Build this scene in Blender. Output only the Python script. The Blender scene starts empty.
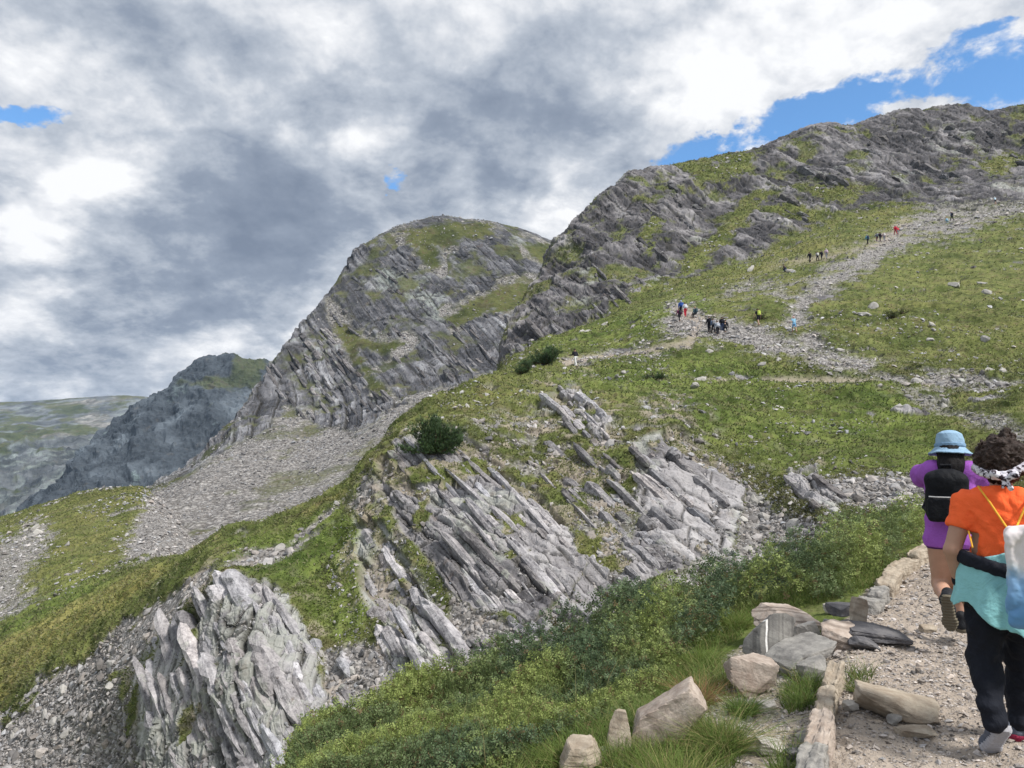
import bpy, bmesh, math, random
import numpy as np
from mathutils import Vector
from concurrent.futures import ThreadPoolExecutor
C = bpy.context.scene
COL = C.collection
rad = math.radians
f32 = np.float32
random.seed(7)
RNG = np.random.default_rng(7)

# ------------------------------------------------------------------ camera
F = 740.0
PITCH = math.atan(66.0 / F)
CP, SP = math.cos(PITCH), math.sin(PITCH)
cam_data = bpy.data.cameras.new('camera')
cam_data.sensor_width = 36.0
cam_data.lens = F * 36.0 / 1024.0
cam_data.clip_start = 0.05
cam_data.clip_end = 30000
cam = bpy.data.objects.new('camera', cam_data)
cam.rotation_euler = (rad(90) + PITCH, 0, 0)
COL.objects.link(cam)
C.camera = cam

# ------------------------------------------------------------------ sky
SUN_EL, SUN_AZ = rad(50), rad(128)      # azimuth clockwise from +Y (straight ahead)
C.view_settings.view_transform = 'Standard'
C.view_settings.look = 'None'
C.view_settings.exposure = 0.3
C.view_settings.gamma = 1.0
C.view_settings.use_curve_mapping = False
C.cycles.max_bounces = 6
C.cycles.diffuse_bounces = 3
C.cycles.transparent_max_bounces = 8


class NT:
    """small helper for node trees"""
    def __init__(s, tree):
        s.t = tree; s.n = tree.nodes; s.l = tree.links

    def new(s, kind, **kw):
        nd = s.n.new(kind)
        for k, v in kw.items():
            setattr(nd, k, v)
        return nd

    def put(s, sock, v):
        if isinstance(v, bpy.types.NodeSocket):
            s.l.new(v, sock)
        elif v is not None:
            sock.default_value = v

    def m(s, op, a, b=None, c=None, clamp=False):
        nd = s.new('ShaderNodeMath', operation=op, use_clamp=clamp)
        s.put(nd.inputs[0], a)
        if b is not None: s.put(nd.inputs[1], b)
        if c is not None: s.put(nd.inputs[2], c)
        return nd.outputs[0]

    def mix(s, fac, a, b, blend='MIX'):
        nd = s.new('ShaderNodeMix', data_type='RGBA', blend_type=blend)
        s.put(nd.inputs[0], fac)
        s.put(nd.inputs[6], a if isinstance(a, bpy.types.NodeSocket) else (*a, 1))
        s.put(nd.inputs[7], b if isinstance(b, bpy.types.NodeSocket) else (*b, 1))
        return nd.outputs[2]

    def noise(s, vec, scale, detail=4, rough=0.55, dist=0.0):
        nd = s.new('ShaderNodeTexNoise')
        if vec is not None: s.l.new(vec, nd.inputs['Vector'])
        nd.inputs['Scale'].default_value = scale
        nd.inputs['Detail'].default_value = detail
        nd.inputs['Roughness'].default_value = rough
        nd.inputs['Distortion'].default_value = dist
        return nd.outputs['Fac']

    def step(s, x, lo, hi):
        nd = s.new('ShaderNodeMapRange', interpolation_type='SMOOTHSTEP')
        s.put(nd.inputs[0], x)
        nd.inputs[1].default_value = lo; nd.inputs[2].default_value = hi
        return nd.outputs[0]

    def ramp(s, x, pts):
        nd = s.new('ShaderNodeValToRGB')
        el = nd.color_ramp.elements
        while len(el) < len(pts): el.new(0.5)
        for e, (p, c) in zip(el, pts):
            e.position = p; e.color = (*c, 1)
        s.put(nd.inputs[0], x)
        return nd.outputs[0]


def img_as(px, py):
    """photo pixel -> (x/y, z/y) of its direction in the world"""
    u = (px - 512) / F; v = (384 - py) / F
    den = CP - v * SP
    return u / den, (SP + v * CP) / den


def make_world():
    w = bpy.data.worlds.new('World'); C.world = w; w.use_nodes = True
    g = NT(w.node_tree); g.n.clear()
    out = g.new('ShaderNodeOutputWorld')
    sky = g.new('ShaderNodeTexSky', sky_type='NISHITA', sun_disc=False)
    sky.sun_elevation = SUN_EL; sky.sun_rotation = SUN_AZ
    sky.altitude = 2300; sky.air_density = 1.0; sky.dust_density = 0.6; sky.ozone_density = 1.5
    tc = g.new('ShaderNodeTexCoord')
    sep = g.new('ShaderNodeSeparateXYZ'); g.l.new(tc.outputs['Generated'], sep.inputs[0])
    X, Y, Z = sep.outputs
    # cloud deck coordinates: a flat layer high above, seen in perspective
    zz = g.m('ADD', g.m('MAXIMUM', Z, 0.0), 0.42)
    cx = g.m('DIVIDE', X, zz); cy = g.m('DIVIDE', Y, zz)
    comb = g.new('ShaderNodeCombineXYZ'); g.l.new(cx, comb.inputs[0]); g.l.new(cy, comb.inputs[1]); g.put(comb.inputs[2], 3.7)
    V = comb.outputs[0]
    n_big = g.noise(V, 2.2, 5, 0.55)
    n_mid = g.noise(V, 4.6, 9, 0.60, 0.15)
    n_fine = g.noise(V, 16.0, 6, 0.65)
    n_hole = g.noise(V, 7.5, 7, 0.6, 0.2)
    # second set of coordinates: bearings of the cloud masses, stirred by noise
    yy = g.m('MAXIMUM', Y, 0.25)
    wa = g.noise(V, 4.2, 6, 0.62); 
    off = g.new('ShaderNodeVectorMath', operation='ADD'); g.l.new(V, off.inputs[0]); off.inputs[1].default_value = (5.2, 1.3, 8.1)
    wb = g.noise(off.outputs[0], 4.6, 6, 0.62)
    A = g.m('ADD', g.m('DIVIDE', X, yy), g.m('MULTIPLY', g.m('SUBTRACT', wa, 0.5), 0.24))
    S = g.m('ADD', g.m('DIVIDE', Z, yy), g.m('MULTIPLY', g.m('SUBTRACT', wb, 0.5), 0.16))

    def blobs(lst):
        tot = None
        for (px, py, rx, ry, amp) in lst:
            a0, s0 = img_as(px, py)
            da = g.m('MULTIPLY', g.m('SUBTRACT', A, a0), F / rx)
            ds = g.m('MULTIPLY', g.m('SUBTRACT', S, s0), F / ry)
            r2 = g.m('ADD', g.m('MULTIPLY', da, da), g.m('MULTIPLY', ds, ds))
            e = g.m('MULTIPLY', g.m('EXPONENT', g.m('MULTIPLY', r2, -1.0)), amp)
            tot = e if tot is None else g.m('ADD', tot, e)
        return tot
    # holes of blue
    hole = blobs([(905, 108, 150, 26, 0.35), (770, 135, 70, 20, 0.4), (680, 168, 60, 12, 0.4), (985, 85, 105, 38, 0.9), (870, 92, 70, 34, 0.75), (800, 118, 60, 30, 0.65), (725, 150, 60, 18, 0.5),
                  (15, 118, 60, 13, 0.85), (385, 183, 16, 10, 0.62), (575, 235, 40, 20, 0.25), (1010, 40, 50, 18, 0.4),
                  (925, 108, 60, 13, -0.75), (790, 80, 55, 14, -0.5), (850, 55, 60, 14, -0.3), (1200, 80, 150, 60, 0.8)])
    hole_n = g.m('ADD', g.m('ADD', hole, g.m('MULTIPLY', g.m('SUBTRACT', n_hole, 0.5), 3.3)), g.m('MULTIPLY', g.m('SUBTRACT', n_fine, 0.5), 1.2))
    hole_n = g.m('MULTIPLY', hole_n, g.step(hole, 0.10, 0.38))
    cover = g.m('SUBTRACT', 1.0, g.step(hole_n, 0.25, 0.75))
    # thickness: how grey the underside is
    dark = blobs([(235, 150, 120, 75, 0.42), (270, 235, 150, 60, 0.50), (120, 290, 110, 30, 0.45), (220, 318, 110, 20, 0.2), (545, 130, 120, 50, 0.44),
                  (500, 190, 80, 40, 0.3), (60, 360, 130, 22, 0.3), (330, 50, 140, 60, 0.20), (150, 20, 70, 50, 0.26), (590, 60, 130, 60, 0.16),
                  (620, 110, 60, 35, 0.2), (330, 300, 60, 30, 0.15),
                  (55, 60, 60, 40, -0.26), (100, 175, 60, 32, -0.35), (45, 225, 50, 45, -0.33), (20, 300, 40, 30, -0.15),
                  (270, 130, 35, 22, -0.25), (365, 150, 50, 28, -0.35), (300, 335, 26, 40, -0.3), (560, 215, 40, 25, -0.3), (150, 340, 150, 14, -0.10),
                  (690, 110, 60, 40, -0.3), (800, 40, 140, 50, -0.25), (950, 20, 120, 40, -0.25), (510, 90, 60, 20, -0.08)])
    thick = g.m('ADD', g.m('ADD', g.m('MULTIPLY', dark, 0.78), 0.215), g.m('MULTIPLY', g.m('SUBTRACT', n_mid, 0.5), 1.1))
    thick = g.m('ADD', thick, g.m('MULTIPLY', g.m('SUBTRACT', n_big, 0.5), 0.3))
    thick = g.m('ADD', thick, g.m('MULTIPLY', g.m('SUBTRACT', n_fine, 0.5), 0.25))
    bil = g.m('ABSOLUTE', g.m('SUBTRACT', g.noise(V, 6.5, 5, 0.55, 0.3), 0.5))
    thick = g.m('ADD', thick, g.m('SUBTRACT', 0.05, g.m('MULTIPLY', bil, 0.8)))
    thick = g.m('ADD', thick, g.m('MULTIPLY', g.m('SUBTRACT', n_hole, 0.5), 0.75))
    thick = g.m('ADD', g.m('MULTIPLY', g.m('SUBTRACT', thick, 0.33), 1.12), 0.33)
    ccol = g.ramp(thick, [(0.0, (1.02, 1.03, 1.05)), (0.12, (0.86, 0.88, 0.92)), (0.34, (0.54, 0.59, 0.67)), (0.60, (0.31, 0.365, 0.46)), (0.9, (0.22, 0.27, 0.36))])
    skyc = g.mix(1.0, sky.outputs[0], (0.165, 0.225, 0.25), 'MULTIPLY')
    # clouds are lit sky: put them on the same scale as the sky texture
    allc = g.mix(cover, skyc, ccol)
    bg = g.new('ShaderNodeBackground'); bg.inputs[1].default_value = 0.80
    g.l.new(allc, bg.inputs[0]); g.l.new(bg.outputs[0], out.inputs[0])
    try:
        w.cycles.sampling_method = 'MANUAL'; w.cycles.sample_map_resolution = 1024
    except Exception:
        pass


make_world()
sun_d = bpy.data.lights.new('sun', 'SUN')
sun_d.energy = 4.0; sun_d.angle = rad(10); sun_d.color = (1.0, 0.95, 0.88)
sun = bpy.data.objects.new('sun', sun_d)
_sd = Vector((math.sin(SUN_AZ) * math.cos(SUN_EL), math.cos(SUN_AZ) * math.cos(SUN_EL), math.sin(SUN_EL)))
sun.rotation_euler = _sd.to_track_quat('Z', 'Y').to_euler()
sun.location = _sd * 40
COL.objects.link(sun)

# ------------------------------------------------------------------ numeric noise
_perm = np.random.default_rng(11).permutation(256).astype(np.int32)
_perm = np.concatenate([_perm, _perm, _perm])
_g = np.random.default_rng(12).normal(size=(256, 3)); _g /= np.linalg.norm(_g, axis=1)[:, None]
_g = _g.astype(f32)
_pool = ThreadPoolExecutor(4)


def _perlin(p):
    i = np.floor(p).astype(np.int32); fr = (p - i).astype(f32)
    i &= 255
    u = fr * fr * fr * (fr * (fr * 6 - 15) + 10)
    out = None
    x0, y0, z0 = i[:, 0], i[:, 1], i[:, 2]
    res = np.zeros(len(p), f32)
    for dx in (0, 1):
        a = _perm[x0 + dx]; wx = u[:, 0] if dx else 1 - u[:, 0]; fx = fr[:, 0] - dx
        for dy in (0, 1):
            b = _perm[a + y0 + dy]; wy = wx * (u[:, 1] if dy else 1 - u[:, 1]); fy = fr[:, 1] - dy
            for dz in (0, 1):
                c = _perm[b + z0 + dz]; g = _g[c]
                w = wy * (u[:, 2] if dz else 1 - u[:, 2])
                res += w * (g[:, 0] * fx + g[:, 1] * fy + g[:, 2] * (fr[:, 2] - dz))
    return res


def _par(fn, p, *a):
    n = len(p)
    if n < 60000: return fn(p, *a)
    ch = np.array_split(np.arange(n), max(4, n // 120000))
    return np.concatenate(list(_pool.map(lambda q: fn(p[q[0]:q[-1] + 1], *a), ch)))


def noise(p, s=1.0, seed=0.0):
    """gradient noise, about -1..1, feature size s"""
    return _par(lambda q: _perlin(q / s + (seed * 17.31 + 40.5)) * 1.6, p)


def fbm(p, s=1.0, o=4, seed=0.0, gain=0.5):
    def fn(q):
        r = np.zeros(len(q), f32); amp = 1.0; sc = s
        for k in range(o):
            r += amp * 1.6 * _perlin(q / sc + (seed * 17.31 + 40.5 + k * 3.7)); amp *= gain; sc *= 0.5
        return r
    return _par(fn, p)


def ridged(p, s=1.0, o=4, seed=0.0):
    def fn(q):
        r = np.zeros(len(q), f32); amp = 1.0; sc = s
        for k in range(o):
            r += amp * (1 - np.abs(1.9 * _perlin(q / sc + (seed * 17.31 + 40.5 + k * 3.7)))); amp *= 0.5; sc *= 0.5
        return r / 1.9
    return _par(fn, p)


def h3(a, b, c, s=0):
    """hash of integers -> 0..1"""
    h = (a.astype(np.int64) * 73856093) ^ (b.astype(np.int64) * 19349663) ^ (c.astype(np.int64) * 83492791) ^ (s * 2654435761)
    h = (h ^ (h >> 13)) * 1274126177
    h = h ^ (h >> 16)
    return ((h & 0xFFFFFF) / float(0xFFFFFF)).astype(f32)


def sst(x, lo, hi):
    t = np.clip((x - lo) / (hi - lo), 0, 1)
    return (t * t * (3 - 2 * t)).astype(f32)


def poly_sd(px, py, poly):
    """signed distance in photo pixels, positive inside"""
    P = np.array(poly, float); n = len(P)
    d = np.full(px.shape, 1e9, f32); inside = np.zeros(px.shape, bool)
    for k in range(n):
        x0, y0 = P[k]; x1, y1 = P[(k + 1) % n]
        ex, ey = x1 - x0, y1 - y0; L = ex * ex + ey * ey + 1e-9
        t = np.clip(((px - x0) * ex + (py - y0) * ey) / L, 0, 1)
        d = np.minimum(d, np.hypot(px - x0 - t * ex, py - y0 - t * ey))
        c = ((y0 > py) != (y1 > py))
        with np.errstate(divide='ignore', invalid='ignore'):
            xi = x0 + (py - y0) * ex / (ey if ey != 0 else 1e-9)
        inside ^= c & (px < xi)
    return np.where(inside, d, -d)


def line_sd(px, py, pts):
    """distance to a polyline whose points are (x, y, halfwidth); positive inside"""
    d = np.full(px.shape, -1e9, f32)
    for (x0, y0, w0), (x1, y1, w1) in zip(pts[:-1], pts[1:]):
        ex, ey = x1 - x0, y1 - y0; L = ex * ex + ey * ey + 1e-9
        t = np.clip(((px - x0) * ex + (py - y0) * ey) / L, 0, 1)
        d = np.maximum(d, (w0 + (w1 - w0) * t) - np.hypot(px - x0 - t * ex, py - y0 - t * ey))
    return d


def project(P):
    yc = P[:, 1] * CP + P[:, 2] * SP
    zc = -P[:, 1] * SP + P[:, 2] * CP
    yc = np.maximum(yc, 0.05)
    return 512 + F * P[:, 0] / yc, 384 - F * zc / yc


def at(px, py, Y):
    a, s = img_as(px, py)
    return np.array([a * Y, Y, s * Y])

# ------------------------------------------------------------------ mesh helpers
def tag(o, label=None, cat=None, group=None, kind=None):
    if label: o['label'] = label
    if cat: o['category'] = cat
    if group: o['group'] = group
    if kind: o['kind'] = kind
    return o


def mesh_np(name, V, Fq, mat, parent=None, smooth=False, attrs=None, k=4):
    """mesh from arrays; Fq is (n,k) indices; attrs: {name: (nv,4)}"""
    me = bpy.data.meshes.new(name)
    V = np.asarray(V, f32); Fq = np.asarray(Fq, np.int32)
    me.vertices.add(len(V)); me.vertices.foreach_set('co', V.ravel())
    n, k = Fq.shape
    me.loops.add(n * k); me.loops.foreach_set('vertex_index', Fq.ravel())
    me.polygons.add(n)
    me.polygons.foreach_set('loop_start', np.arange(0, n * k, k, dtype=np.int32))
    try: me.polygons.foreach_set('loop_total', np.full(n, k, np.int32))
    except Exception: pass
    me.update(calc_edges=True)
    me.polygons.foreach_set('use_smooth', np.full(n, smooth, bool))
    for an, arr in (attrs or {}).items():
        ca = me.color_attributes.new(an, 'FLOAT_COLOR', 'POINT')
        ca.data.foreach_set('color', np.asarray(arr, f32).ravel())
    if mat: me.materials.append(mat)
    o = bpy.data.objects.new(name, me); COL.objects.link(o)
    if parent is not None: o.parent = parent
    return o


def empty(name, loc=(0, 0, 0), rz=0, label=None, cat=None, group=None):
    o = bpy.data.objects.new(name, None); COL.objects.link(o)
    o.location = [float(c) for c in loc]; o.rotation_euler = (0, 0, rz)
    o.empty_display_size = 0.2
    return tag(o, label, cat, group)


def pchip_rows(Q, rows):
    """Q (L, n): values at control lines per column; returns (sum(rows)+1, n)"""
    L, n = Q.shape
    d = np.diff(Q, axis=0)
    m = np.zeros_like(Q)
    a, b = d[:-1], d[1:]
    same = (a * b) > 0
    with np.errstate(divide='ignore', invalid='ignore'):
        hm = 2 * a * b / (a + b)
    m[1:-1] = np.where(same, hm, 0)
    m[0] = d[0]; m[-1] = d[-1]
    out = []
    for i, r in enumerate(rows):
        t = (np.arange(r) / r)[:, None]
        if i == L - 2: t = (np.arange(r + 1) / r)[:, None]
        h00 = 2 * t**3 - 3 * t**2 + 1; h10 = t**3 - 2 * t**2 + t; h01 = -2 * t**3 + 3 * t**2; h11 = t**3 - t**2
        out.append(h00 * Q[i] + h10 * m[i] + h01 * Q[i + 1] + h11 * m[i + 1])
    return np.concatenate(out)


def control(lines, acol, blur=6):
    """each line: points (px, py, Y) or ('z', px, Y, z). -> Y and z tables"""
    Ys, Zs = [], []
    ker = np.exp(-0.5 * (np.arange(-3 * blur, 3 * blur + 1) / blur) ** 2); ker /= ker.sum()
    for ln in lines:
        a, y, s = [], [], []
        for p in ln:
            if p[0] == 'z':
                _, px, Y, z = p
                aa = (px - 512) / F / CP; ss = z / Y
            else:
                px, py, Y = p
                aa, ss = img_as(px, py)
            a.append(aa); y.append(math.log(Y)); s.append(ss)
        o = np.argsort(a); a = np.array(a)[o]; y = np.array(y)[o]; s = np.array(s)[o]
        yi = np.interp(acol, a, y); si = np.interp(acol, a, s)
        pad = 3 * blur
        sm = lambda q: np.convolve(np.pad(q, pad, 'edge'), ker, 'valid')
        yi, si = sm(yi), sm(si)
        Ys.append(np.exp(yi)); Zs.append(np.exp(yi) * si)
    return np.array(Ys), np.array(Zs)


def acolumns(px0, px1, step, wings=()):
    a = (np.arange(px0, px1 + step, step) - 512) / F
    lo = [-w for w in wings if -w < a[0]][::-1]; hi = [w for w in wings if w > a[-1]]
    return np.array(list(lo) + list(a) + list(hi))


class Sheet:
    """a stretch of real ground: profile lines at their true distances, lofted, then roughened along its normals"""
    def __init__(s, lines, rows, acol, blur=6):
        Yc, Zc = control(lines, acol, blur)
        Y = pchip_rows(Yc, rows); Z = pchip_rows(Zc, rows)
        s.nr, s.nc = Y.shape
        s.P = np.stack([acol[None, :] * Y, Y, Z], -1).reshape(-1, 3).astype(f32)
        s.px, s.py = project(s.P)
        s.px = s.px.astype(f32); s.py = s.py.astype(f32)
        s.N = s.normals(s.P)
        s.base = s.P.copy()
        s.acol = acol
        s.rowstart = np.concatenate([[0], np.cumsum(rows)])

    def normals(s, P):
        G = P.reshape(s.nr, s.nc, 3)
        N = np.cross(np.gradient(G, axis=1), np.gradient(G, axis=0)).reshape(-1, 3)
        N /= np.linalg.norm(N, axis=1)[:, None] + 1e-9
        return N.astype(f32)

    def push(s, d, N=None):
        s.P = (s.P + (s.N if N is None else N) * d[:, None]).astype(f32)

    def build(s, name, mat, attrs, kind='structure', keep=None):
        i = np.arange(s.nr * s.nc).reshape(s.nr, s.nc)
        Fq = np.stack([i[:-1, :-1], i[:-1, 1:], i[1:, 1:], i[1:, :-1]], -1).reshape(-1, 4)
        o = mesh_np(name, s.P, Fq, mat, attrs=attrs)
        return tag(o, kind=kind)


def unit(v):
    v = np.array(v, float); return v / np.linalg.norm(v)


def strata(P, n, t, T, seed=0, warp=0.35, lj=4.0, lk=3.0):
    """tilted beds broken into blocks. returns height 0..1, tone 0..1, crack 0..1"""
    n = unit(n); t = np.array(t, float); t = unit(t - n * np.dot(t, n)); k = np.cross(n, t)
    Q = P + (warp * T) * np.stack([fbm(P, T * 9, 2, seed + 1), fbm(P, T * 9, 2, seed + 2), fbm(P, T * 9, 2, seed + 3)], 1)
    w = (Q @ n) / T; j = (Q @ t) / T; kk = (Q @ k) / T
    fine = noise(P, T * 0.5, seed + 4); wob = noise(P, T * 2.3, seed + 5)
    w = w + 0.05 * fine
    H = np.zeros(len(P), f32); tone = np.zeros(len(P), f32); crack = np.zeros(len(P), f32)
    amp = 1.0; tw = 0
    for lev, (fr, a) in enumerate(((1.0, 0.58), (2.9, 0.28), (8.0, 0.09))):
        ww = w * fr; iw = np.floor(ww); fw = ww - iw
        hb = h3(iw, iw * 0, iw * 0, seed + lev)
        jj = j * fr / lj * (0.7 + 0.6 * hb) + hb * 7.3 + 0.22 * wob + 0.06 * fine; ij = np.floor(jj); fj = jj - ij
        kq = kk * fr / lk * (0.7 + 0.6 * hb) + hb * 3.1 + 0.22 * wob + 0.25 * fj; ik = np.floor(kq); fk = kq - ik
        hh = h3(iw, ij, ik, seed + 10 + lev)
        H += a * (0.55 * hb + 0.25 * hh + 0.35 * fw)
        tone += (0.5, 0.35, 0.15)[lev] * (0.5 * hb + 0.5 * hh)
        e = np.minimum(fw, 1 - fw) / 0.10
        bj = np.floor(jj + 0.5); ej = np.minimum(fj, 1 - fj) * lj / 0.10 + 9 * (h3(iw, bj, ik, seed + 20 + lev) > 0.42)
        bk = np.floor(kq + 0.5); ek = np.minimum(fk, 1 - fk) * lk / 0.12 + 9 * (h3(iw, ij, bk, seed + 30 + lev) > 0.35)
        e = np.minimum(e, np.minimum(ej, ek))
        c = np.clip(1 - e, 0, 1)
        crack = np.maximum(crack, c * (1.0, 0.7, 0.25)[lev])
    A = np.stack([w, j * 0.16, kk * 0.16], 1).astype(f32)
    streak = fbm(A, 0.55, 4, seed + 6, 0.6)
    H += 0.16 * streak
    tone += 0.22 * streak
    gap = fbm(np.stack([w, j * 0.10, kk * 0.12], 1).astype(f32), 1.7, 3, seed + 7)     # beds that have weathered away
    return H, tone, crack, gap


# ------------------------------------------------------------------ materials
def principled(name, rough=0.9, spec=0.2):
    m = bpy.data.materials.new(name); m.use_nodes = True
    g = NT(m.node_tree)
    b = g.n['Principled BSDF']
    b.inputs['Roughness'].default_value = rough
    b.inputs['Specular IOR Level'].default_value = spec
    return m, g, b


def bump(g, b, h, strength, dist):
    nd = g.new('ShaderNodeBump'); nd.inputs['Strength'].default_value = strength; nd.inputs['Distance'].default_value = dist
    g.l.new(h, nd.inputs['Height']); g.l.new(nd.outputs[0], b.inputs['Normal'])


def rock_color(g, P, S, tone, lich, cool=(1, 1, 1)):
    """S = metres per feature"""
    n1 = g.noise(P, 1.0 / (S * 2.5), 6, 0.65)
    n2 = g.noise(P, 1.0 / (S * 0.25), 5, 0.7)
    x = g.m('ADD', g.m('MULTIPLY', tone, 0.55), g.m('ADD', g.m('MULTIPLY', n1, 0.35), g.m('MULTIPLY', n2, 0.30)))
    base = g.ramp(x, [(0.28, (0.045, 0.045, 0.050)), (0.45, (0.125, 0.121, 0.130)), (0.62, (0.25, 0.242, 0.252)), (0.85, (0.46, 0.45, 0.46))])
    n3 = g.noise(P, 1.0 / (S * 1.3), 6, 0.7, 0.6)
    l = g.m('MULTIPLY', g.step(g.m('ADD', n3, g.m('MULTIPLY', g.m('SUBTRACT', lich, 0.5), 0.5)), 0.46, 0.66), 0.62)
    lc = g.mix(n2, (0.24, 0.26, 0.23), (0.47, 0.485, 0.44))
    base = g.mix(l, base, lc)
    n4 = g.noise(P, 1.0 / (S * 0.8), 4, 0.6)
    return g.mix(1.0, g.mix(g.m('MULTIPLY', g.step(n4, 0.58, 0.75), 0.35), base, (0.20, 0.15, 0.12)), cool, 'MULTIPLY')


def grass_color(g, P, S, yel, lush):
    n1 = g.noise(P, 1.0 / (S * 4), 5, 0.65)
    n2 = g.noise(P, 1.0 / (S * 0.6), 5, 0.7)
    n3 = g.noise(P, 1.0 / (S * 9), 3, 0.6)
    olive = g.mix(g.step(n1, 0.35, 0.65), (0.078, 0.088, 0.028), (0.190, 0.188, 0.070))
    green = g.mix(g.step(n1, 0.35, 0.65), (0.062, 0.092, 0.020), (0.165, 0.205, 0.050))
    c = g.mix(lush, olive, green)
    yc = g.mix(g.step(n2, 0.3, 0.7), (0.15, 0.135, 0.045), (0.26, 0.23, 0.085))
    y = g.step(g.m('ADD', yel, g.m('MULTIPLY', g.m('SUBTRACT', n3, 0.5), 1.2)), 0.35, 0.95)
    c = g.mix(y, c, yc)
    br = g.m('MULTIPLY', g.step(g.m('ADD', n2, g.m('MULTIPLY', n1, 0.5)), 0.78, 0.92), g.m('SUBTRACT', 1.0, g.m('MULTIPLY', lush, 0.7)))
    c = g.mix(g.m('MULTIPLY', br, 0.85), c, (0.105, 0.072, 0.048))
    n5 = g.noise(P, 1.0 / (S * 1.5), 5, 0.7)
    c = g.mix(g.m('MULTIPLY', g.step(n5, 0.50, 0.66), 0.65), c, g.mix(n2, (0.085, 0.072, 0.038), (0.13, 0.105, 0.06)))
    return g.mix(g.step(n2, 0.25, 0.75), g.mix(1.0, c, (0.6, 0.6, 0.6), 'MULTIPLY'), g.mix(1.0, c, (1.35, 1.35, 1.35), 'MULTIPLY'))


def terrain_material(name, S, scree_size, gmul=(0.93, 1.0, 0.98), cool=(1, 1, 1)):
    m, g, b = principled(name, 0.95, 0.15)
    P = g.new('ShaderNodeNewGeometry').outputs['Position']
    a1 = g.new('ShaderNodeVertexColor', layer_name='m1'); a2 = g.new('ShaderNodeVertexColor', layer_name='m2')
    s1 = g.new('ShaderNodeSeparateColor'); g.l.new(a1.outputs[0], s1.inputs[0])
    s2 = g.new('ShaderNodeSeparateColor'); g.l.new(a2.outputs[0], s2.inputs[0])
    rock, scree, dirt = s1.outputs; lush = a1.outputs[1]
    tone, lich, yel = s2.outputs; crack = a2.outputs[1]
    rc = rock_color(g, P, S, tone, lich, cool)
    rc = g.mix(g.m('MULTIPLY', crack, 0.9), rc, (0.030, 0.028, 0.022))  # soil-dark colour painted into the cracks, deepening the shade of the grooves
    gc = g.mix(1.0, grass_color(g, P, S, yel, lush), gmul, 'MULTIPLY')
    # scree: stones as cells of two sizes
    v1 = g.new('ShaderNodeTexVoronoi'); g.l.new(P, v1.inputs['Vector']); v1.inputs['Scale'].default_value = 1 / scree_size; v1.inputs['Randomness'].default_value = 1
    v2 = g.new('ShaderNodeTexVoronoi'); g.l.new(P, v2.inputs['Vector']); v2.inputs['Scale'].default_value = 2.6 / scree_size
    sv1 = g.new('ShaderNodeSeparateColor'); g.l.new(v1.outputs['Color'], sv1.inputs[0])
    sv2 = g.new('ShaderNodeSeparateColor'); g.l.new(v2.outputs['Color'], sv2.inputs[0])
    sx = g.m('ADD', g.m('MULTIPLY', sv1.outputs[0], 0.5), g.m('MULTIPLY', sv2.outputs[0], 0.5))
    sc = g.ramp(sx, [(0.1, (0.14, 0.135, 0.13)), (0.5, (0.24, 0.23, 0.225)), (0.9, (0.40, 0.39, 0.38))])
    gap = g.step(v1.outputs['Distance'], 0.45, 0.75)
    sc = g.mix(g.m('MULTIPLY', gap, 0.6), sc, (0.06, 0.055, 0.05))
    nd = g.noise(P, 1 / (S * 0.8), 6, 0.7)
    dc = g.mix(nd, (0.23, 0.19, 0.155), (0.42, 0.37, 0.32))
    c = g.mix(rock, gc, rc)
    c = g.mix(scree, c, sc)
    c = g.mix(dirt, c, dc)
    g.l.new(c, b.inputs['Base Color'])
    hb = g.m('ADD', g.noise(P, 1 / (S * 0.2), 5, 0.75), g.m('MULTIPLY', g.m('MULTIPLY', v1.outputs['Distance'], -1.5), scree))
    bump(g, b, hb, 0.7, S * 0.10)
    return m

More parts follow.
